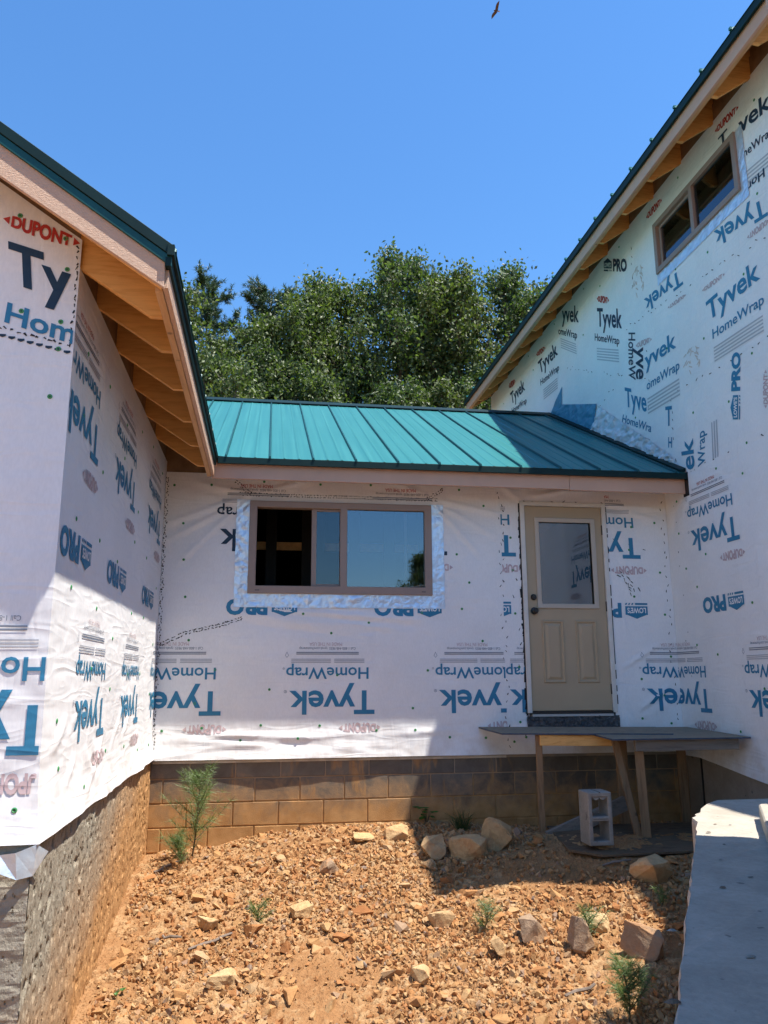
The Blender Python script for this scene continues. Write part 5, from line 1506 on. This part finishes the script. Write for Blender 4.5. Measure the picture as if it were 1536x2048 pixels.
# ================================================================== SMALL PLANTS
def pine_seedling(name, loc, h, lean, seed, nb, label, group, nl=.07, dense=1.0, spread=.32):
    rr = random.Random(seed)
    root = empty(name, loc, label, 'pine seedling', group)
    L = Vector(loc)
    stem = [L + Vector((lean * h * (t ** 1.3) + .01 * math.sin(5 * t), .01 * math.cos(4 * t), h * t)) for t in np.linspace(0, 1, 9)]
    stem[0] = stem[0] - Vector((0, 0, .02))
    m = MB(); m.tube(stem, [.006 * (1 - .8 * t) * (h / .6) ** .5 + .001 for t in np.linspace(0, 1, 9)], 5)
    tips = []
    for b in range(nb):
        t = .12 + .86 * b / nb; i = t * 8; i0 = min(7, int(i)); p = stem[i0].lerp(stem[i0 + 1], i - i0)
        a = rr.uniform(0, 6.28); l = h * spread * (1.15 - t) * rr.uniform(.6, 1.1) + .02
        e = p + Vector((math.cos(a) * l, math.sin(a) * l, l * rr.uniform(.7, 1.5)))
        mid_ = p.lerp(e, .5) + Vector((0, 0, -.05 * l))
        m.tube([p, mid_, e], [.0028, .002, .0012], 4)
        tips += [(p.lerp(e, q), (e - p).normalized()) for q in np.linspace(.15, 1, 6)]
    tips += [(s, Vector((0, 0, 1))) for s in stem[1:]]
    m.build('stem', 'sapling_stem', root)
    V = []; F_ = []
    for (p, d) in tips:
        for k in range(int(11 * dense)):
            v = (d * rr.uniform(.2, 1.0) + Vector((rr.gauss(0, .6), rr.gauss(0, .6), rr.gauss(.1, .5)))).normalized() * nl * rr.uniform(.6, 1.15)
            s = v.orthogonal().normalized() * .0010
            k0 = len(V); dr = Vector((0, 0, -.010 * rr.random()))
            V += [p - s, p + s, p + v * .6 + s * .8 + dr * .3, p + v + dr, p + v * .6 - s * .8 + dr * .3]
            F_ += [(k0, k0 + 1, k0 + 2), (k0, k0 + 2, k0 + 4), (k0 + 4, k0 + 2, k0 + 3)]
    link('needles', np_mesh('needles', np.array([tuple(v) for v in V]), np.array(F_)), 'needle_bright', root)
GP = 'pine seedlings on the dirt'
pine_seedling('pine_sapling', (-.55, 7.10, g1(-.55, 7.10)), .66, .10, 1, 26, 'tall bright green pine sapling against the block wall near the left corner', GP, .095, 1.3, .42)
pine_seedling('pine_seedling', (-.62, 6.93, g1(-.62, 6.93)), .20, -.25, 6, 9, 'low tuft of pine needles at the foot of the tall sapling', GP, .085, 1.3, .8)
pine_seedling('pine_seedling', (-.02, 5.78, g1(-.02, 5.78)), .11, .3, 2, 6, 'small pine seedling in the rubble left of the middle', GP, .05, 1.1, .7)
pine_seedling('pine_seedling', (1.42, 5.32, g1(1.42, 5.32)), .15, .35, 3, 7, 'pine seedling between the pale block stone and the purple-brown rock', GP, .055, 1.0, .6)
pine_seedling('pine_seedling', (1.99, 4.98, g1(1.99, 4.98)), .21, -.1, 4, 9, 'pine seedling sprouting right of the upright brown rock', GP, .06, 1.0, .5)
pine_seedling('pine_seedling', (1.86, 4.18, g1(1.86, 4.18)), .25, -.05, 5, 18, 'bushy pine seedling by the retaining wall at the bottom right', GP, .075, 1.3, .42)
pine_seedling('pine_seedling', (2.63, 5.30, g1(2.63, 5.30)), .10, .1, 8, 5, 'tiny pine seedling in the shade beside the retaining wall', GP, .04, 1.0, .7)
def leafy(name, loc, h, n, size, seed, label, cat):
    rr = random.Random(seed); root = empty(name, loc, label, cat); L = Vector(loc)
    m = MB(); V = []; F_ = []
    for i in range(n):
        a = rr.uniform(0, 6.28); l = h * rr.uniform(.4, 1.0)
        e = L + Vector((math.cos(a) * l * .5, math.sin(a) * l * .35, l))
        m.tube([L - Vector((0, 0, .01)), L.lerp(e, .5) + Vector((0, 0, .02)), e], [.003, .002, .001], 4)
        d = Vector((math.cos(a), math.sin(a), rr.uniform(-.3, .2))).normalized(); s = d.cross(Vector((0, 0, 1))).normalized(); z = rr.uniform(.7, 1.1) * size
        k0 = len(V)
        V += [e, e + d * z * .25 + s * z * .42, e + d * z * .65 + s * z * .33, e + d * z, e + d * z * .65 - s * z * .33, e + d * z * .25 - s * z * .42, e + d * z * .5 - Vector((0, 0, .012))]
        for j in range(6): F_.append((k0 + j, k0 + (j + 1) % 6, k0 + 6))
    m.build('stem', 'sapling_stem', root)
    link('leaves', np_mesh('leaves', np.array([tuple(v) for v in V]), np.array(F_)), 'weed_leaf', root)
leafy('leafy_weed', (1.50, 7.50, g1(1.50, 7.50)), .17, 11, .075, 3, 'broad-leaved green weed at the foot of the block wall', 'weed')
leafy('leafy_weed', (-.78, 5.10, g1(-.78, 5.10)), .05, 3, .04, 4, 'tiny two-leaved green sprout beside the parged left wall', 'weed')
def grass(loc, n, h, seed, label):
    rr = random.Random(seed); L = Vector(loc); V = []; F_ = []
    for i in range(n):
        a = rr.uniform(0, 6.28); l = h * rr.uniform(.5, 1.1); o_ = Vector((rr.gauss(0, .03), rr.gauss(0, .03), -.01))
        t = rr.uniform(.2, .9); d = Vector((math.cos(a) * t, math.sin(a) * t, 1)).normalized(); s = d.orthogonal().normalized() * .0025; k0 = len(V); b = L + o_
        mid_ = b + d * l * .55; tip = b + d * l * .9 + Vector((math.cos(a), math.sin(a), -.5)) * l * .22 * t
        V += [b - s, b + s, mid_ + s * .8, mid_ - s * .8, tip]; F_ += [(k0, k0 + 1, k0 + 2), (k0, k0 + 2, k0 + 3), (k0 + 3, k0 + 2, k0 + 4)]
    o = link('grass_tuft', np_mesh('grass', np.array([tuple(v) for v in V]), np.array(F_)), 'dry_grass', None)
    tag(o, label, 'grass')
grass((1.80, 7.38, g1(1.80, 7.38)), 130, .26, 1, 'dark grass tuft in the shade against the block wall')

# ================================================================== TREES BEHIND
def branch_pts(p, d, L, n, rr, wob, lift):
    pts = [Vector(p)]; d = Vector(d).normalized()
    for i in range(n):
        d = (d + Vector((rr.gauss(0, wob), rr.gauss(0, wob), rr.gauss(0, wob) + lift))).normalized()
        pts.append(pts[-1] + d * (L / n))
    return pts
def tree_mesh(seed, H, wid, leaf, nleaf, lower=.25, limbs=30):
    rr = random.Random(seed); rg = np.random.default_rng(seed)
    m = MB()
    tr = branch_pts((0, 0, -.2), (rr.uniform(-.05, .05), rr.uniform(-.05, .05), 1), H * .97, 12, rr, .035, .02)
    r0 = .017 * H
    m.tube(tr, [r0 * (1 - .93 * i / 12) + .012 for i in range(13)], 7, False)
    cl = []
    for b in range(limbs):
        t = lower + (1 - lower) * (b + rr.random() * .7) / limbs
        i = t * 12; i0 = min(11, int(i)); p = tr[i0].lerp(tr[i0 + 1], i - i0)
        a = b * 2.4 + rr.uniform(-.5, .5)
        shape = math.sin(math.pi * min(1, (t - lower) / (1 - lower) * .82 + .20)) ** .7
        L = wid * shape * rr.uniform(.65, 1.15) + .35
        dn = Vector((math.cos(a), math.sin(a), rr.uniform(.45, 1.1) + .7 * t))
        pts = branch_pts(p, dn, L, 5, rr, .13, .05)
        m.tube(pts, [r0 * .33 * (1 - t * .6) * (1 - .85 * k / 5) + .008 for k in range(6)], 5, False)
        for k in range(2, 6):
            for s in range(3 if k < 5 else 4):
                dd = (pts[k] - pts[k - 1]).normalized() + Vector((rr.gauss(0, .8), rr.gauss(0, .8), rr.gauss(.15, .5)))
                tw = branch_pts(pts[k], dd, L * rr.uniform(.16, .34) + .15, 2, rr, .25, 0)
                m.tube(tw, [.010, .007, .004], 3, False)
                cl += [tw[1], tw[2]]
    cl = np.array([tuple(c) for c in cl])
    n = nleaf
    ci = rg.integers(0, len(cl), n)
    w_ = rg.random(len(cl)) ** 1.2 + .15; ci = rg.choice(len(cl), n, p=w_ / w_.sum())
    pos = cl[ci] + rg.normal(size=(n, 3)) * np.array([.165, .165, .15]) * (H / 13)
    pos[:, 2] -= .05
    return m, leaves_np(pos, leaf, rg)
def leaves_np(pos, leaf, rg):
    n = len(pos)
    d = rg.normal(size=(n, 3)); d[:, 2] = d[:, 2] * .5 - 1.0; d /= np.linalg.norm(d, axis=1)[:, None]
    q = rg.normal(size=(n, 3)); s = np.cross(d, q); s /= np.linalg.norm(s, axis=1)[:, None]
    nn = np.cross(d, s)
    L = leaf * rg.uniform(.65, 1.25, (n, 1)); W = L * rg.uniform(.22, .33, (n, 1))
    a = pos; b = pos + d * L * .45 + s * W + nn * L * .06; c = pos + d * L; e = pos + d * L * .45 - s * W + nn * L * .06
    V = np.stack([a, b, c, e], 1).reshape(-1, 3)
    k = np.arange(n)[:, None] * 4
    F_ = np.concatenate([k + np.array([0, 1, 2]), k + np.array([0, 2, 3])], 1).reshape(-1, 3)
    return V, F_
def pine_mesh(seed, H, wid):
    rr = random.Random(seed); rg = np.random.default_rng(seed)
    m = MB(); tr = branch_pts((0, 0, -.2), (0, 0, 1), H, 12, rr, .03, .03)
    r0 = .014 * H; m.tube(tr, [r0 * (1 - .94 * i / 12) + .01 for i in range(13)], 7, False)
    tips = []; dirs = []
    for b in range(64):
        t = .30 + .69 * (b + rr.random() * .5) / 64; i = t * 12; i0 = min(11, int(i)); p = tr[i0].lerp(tr[i0 + 1], i - i0)
        a = b * 2.4 + rr.uniform(-.4, .4); L = wid * (1.08 - t) ** .75 * rr.uniform(.7, 1.2) + .2
        pts = branch_pts(p, (math.cos(a), math.sin(a), rr.uniform(.15, .55)), L, 5, rr, .10, .07)
        m.tube(pts, [.030 * (1.1 - t) * (1 - .8 * k / 5) + .006 for k in range(6)], 4, False)
        for k in range(1, 6):
            for s in range(5):
                dd = ((pts[k] - pts[k - 1]).normalized() * .7 + Vector((rr.gauss(0, .6), rr.gauss(0, .6), rr.gauss(.35, .35)))).normalized()
                e = pts[k] + dd * rr.uniform(.10, .42); m.tube([pts[k], e], [.006, .003], 3, False)
                for q in (.5, .75, 1.0): tips.append(pts[k].lerp(e, q)); dirs.append(dd)
    tp = np.array([tuple(x) for x in tips]); dr = np.array([tuple(x) for x in dirs])
    K = 15; n = len(tp) * K
    pos = np.repeat(tp, K, 0) + rg.normal(size=(n, 3)) * .02; d = np.repeat(dr, K, 0) * .8 + rg.normal(size=(n, 3)) * .65
    d /= np.linalg.norm(d, axis=1)[:, None]; q = rg.normal(size=(n, 3)); s = np.cross(d, q); s /= np.linalg.norm(s, axis=1)[:, None]
    L = rg.uniform(.09, .16, (n, 1)); w = .010
    V = np.stack([pos - s * w, pos + s * w, pos + d * L], 1).reshape(-1, 3)
    return m, (V, np.arange(n * 3).reshape(-1, 3))
def tree_proto(kind, seed, H, wid, leafm, **kw):
    m, (V, F_) = tree_mesh(seed, H, wid, **kw) if kind == 'leaf' else pine_mesh(seed, H, wid)
    t = m.mesh('trunk', smooth=True); t.materials.append(MATS['bark'])
    c = np_mesh('crown', V, F_); c.materials.append(MATS[leafm])
    return t, c
P_ = [tree_proto('leaf', 11, 14.5, 2.3, 'leaf_a', leaf=.14, nleaf=21000, limbs=34),
      tree_proto('leaf', 12, 13.0, 2.2, 'leaf_b', leaf=.13, nleaf=20000, limbs=32),
      tree_proto('leaf', 13, 12.0, 2.4, 'leaf_a', leaf=.13, nleaf=20000, limbs=30, lower=.15),
      tree_proto('leaf', 14, 10.5, 2.3, 'leaf_b', leaf=.13, nleaf=19000, limbs=30, lower=.10),
      tree_proto('pine', 15, 13.5, 2.6, 'needle'),
      tree_proto('pine', 16, 12.5, 2.4, 'needle')]
TR = [ # x, y, proto, scale, rot, label
 (-1.6, 24.5, 4, 1.06, .3, 'blue-green pine with an open pointed crown left of the treeline dip', 'pine tree'),
 (-.6, 25.5, 5, 1.20, 2.5, 'second blue-green pine just right of the pointed one', 'pine tree'),
 (-2.6, 22.5, 1, 1.07, 1.0, 'yellow-green leafy tree just beside the left roof edge', 'tree'),
 (-1.9, 20.5, 3, .98, 2.0, 'rounded leafy tree in front of the open-crowned pine', 'tree'),
 (.9, 24.5, 1, 1.08, 3.1, 'mid-height leafy tree at the dip of the treeline', 'tree'),
 (.2, 23.0, 2, .97, 5.6, 'leafy tree with a spreading crown left of the dip', 'tree'),
 (-1.0, 22.8, 1, .99, 4.9, 'leafy tree filling in under the two pines', 'tree'),
 (2.3, 25.5, 4, 1.04, 4.2, 'dark pine between the dip and the tallest tree', 'pine tree'),
 (2.6, 24.0, 1, 1.16, .9, 'leafy tree with drooping top left of the tallest tree', 'tree'),
 (4.2, 24.0, 0, 1.09, 5.0, 'tallest leafy tree at the centre of the treeline', 'tree'),
 (5.3, 25.5, 0, 1.10, 1.7, 'tall leafy tree rising right beside the tallest one', 'tree'),
 (6.2, 24.5, 1, 1.17, 2.6, 'broad leafy tree right of the treeline centre', 'tree'),
 (6.1, 27.0, 5, 1.28, .4, 'grey-green pine behind the broad leafy tree', 'pine tree'),
 (8.4, 25.0, 0, 1.12, 3.6, 'slender leafy tree next to the right roof slope', 'tree'),
 (9.7, 26.0, 1, 1.28, 5.5, 'leafy tree partly hidden by the right roof slope', 'tree'),
 (1.5, 21.5, 3, .98, 4.4, 'low bushy tree over the left half of the teal roof', 'tree'),
 (3.3, 21.5, 2, .84, 1.3, 'low bushy tree over the middle of the teal roof', 'tree'),
 (5.0, 22.0, 3, .98, .1, 'low bushy tree over the right half of the teal roof', 'tree'),
 (6.9, 22.5, 2, .95, 3.9, 'low bushy tree left of the right roof corner', 'tree'),
 (11.5, 25.0, 2, 1.2, .6, 'leafy tree behind the main house roof', 'tree'),
 (-4.6, 23.5, 0, .95, 2.2, 'leafy tree behind the left wing roof', 'tree'),
 (7.5, -22.8, 3, .74, 2.9, 'leafy tree behind the viewer mirrored at the window edge', 'tree'),
]
for (x, y, k, s, rot, lab, cat) in TR:
    root = empty('pine_tree' if 'pine' in cat else 'leafy_tree', (x, y, float(gz0(x, y)[0])), lab, cat, 'trees of the wood behind the house' if y > 0 else None)
    root.rotation_euler = (0, 0, rot); root.scale = (s, s, s)
    for nm, me in zip(('trunk', 'crown'), P_[k]):
        o = bpy.data.objects.new(nm, me); COL.objects.link(o); o.parent = root

# far undergrowth behind the roof, one dense mass
rg = np.random.default_rng(8)
n = 14000
pos = np.c_[rg.uniform(-9, 15, n), rg.uniform(25, 31, n), rg.random(n) ** 1.2 * 8.5 - 1.5]
V, F_ = leaves_np(pos, .22, rg)
ug = link('undergrowth', np_mesh('undergrowth', V, F_), 'leaf_a', None, loc=(3, 28, -1.6))
tag(ug, 'dense green undergrowth filling the wood between the trunks', 'undergrowth', kind='stuff')

# ================================================================== BIRD
bd = empty('bird', (13.4, 41.0, 41.35), 'brown hawk soaring with wings spread in the blue sky', 'bird')
B = Vector((13.4, 41.0, 41.35))
# wing axis and body axis lie roughly across the line of sight
vd = B.normalized(); ex = vd.cross(Vector((0, 0, 1))).normalized(); ey = ex.cross(vd).normalized()
def bp(a, b, c=0): return B + ex * a + ey * b + vd * c
m = MB()
body = [bp(.10, .02), bp(.05, .015), bp(-.02, .0), bp(-.09, -.005), bp(-.17, -.02), bp(-.26, -.03)]
body = [bp(-.11, .05), bp(-.06, .045), bp(.0, .02), bp(.08, .0), bp(.16, -.02)]
m.tube(body, [.02, .042, .058, .045, .02], 8)
m.build('body', 'feather', bd, smooth=True)
def wing(tip, s):
    root_ = Vector((-.02, .03)); tip = Vector(tip); d = tip - root_; L = d.length; d = d / L
    nrm = Vector((-d.y, d.x)) * s
    prof = [(0, .0, .17), (.2, -.03, .15), (.45, -.05, .125), (.62, -.045, .115), (.78, -.01, .10), (.9, .035, .085), (1.0, .075, .083)]
    top = []; bot = []
    for (t, a, b) in prof:
        c = root_ + d * (L * t)
        p = c + nrm * a; q = c + nrm * b
        top.append((p, q, .10 * t ** 1.5))
    mm = MB()
    for (p, q, lift) in top:
        mm.v += [tuple(bp(p.x, p.y, -lift)), tuple(bp(q.x, q.y, -lift)), tuple(bp(p.x, p.y, -lift + .018)), tuple(bp(q.x, q.y, -lift + .012))]
    for i in range(len(top) - 1):
        a = 4 * i; b = a + 4
        mm.f += [(a, a + 1, b + 1, b), (a + 2, b + 2, b + 3, a + 3), (a, b, b + 2, a + 2), (a + 1, a + 3, b + 3, b + 1)]; mm.m += [0] * 4
    e = 4 * (len(top) - 1); mm.f += [(0, 2, 3, 1), (e, e + 1, e + 3, e + 2)]; mm.m += [0, 0]
    return mm
wing((.20, .56), -1).build('wing', 'feather', bd)
wing((-.33, -.36), 1).build('wing', 'feather', bd)
tl = MB(); tl.prism([tuple(bp(.12, .01)), tuple(bp(.26, -.005)), tuple(bp(.245, -.085)), tuple(bp(.11, -.045))], tuple(vd * .012)); tl.build('tail', 'feather_pale', bd)
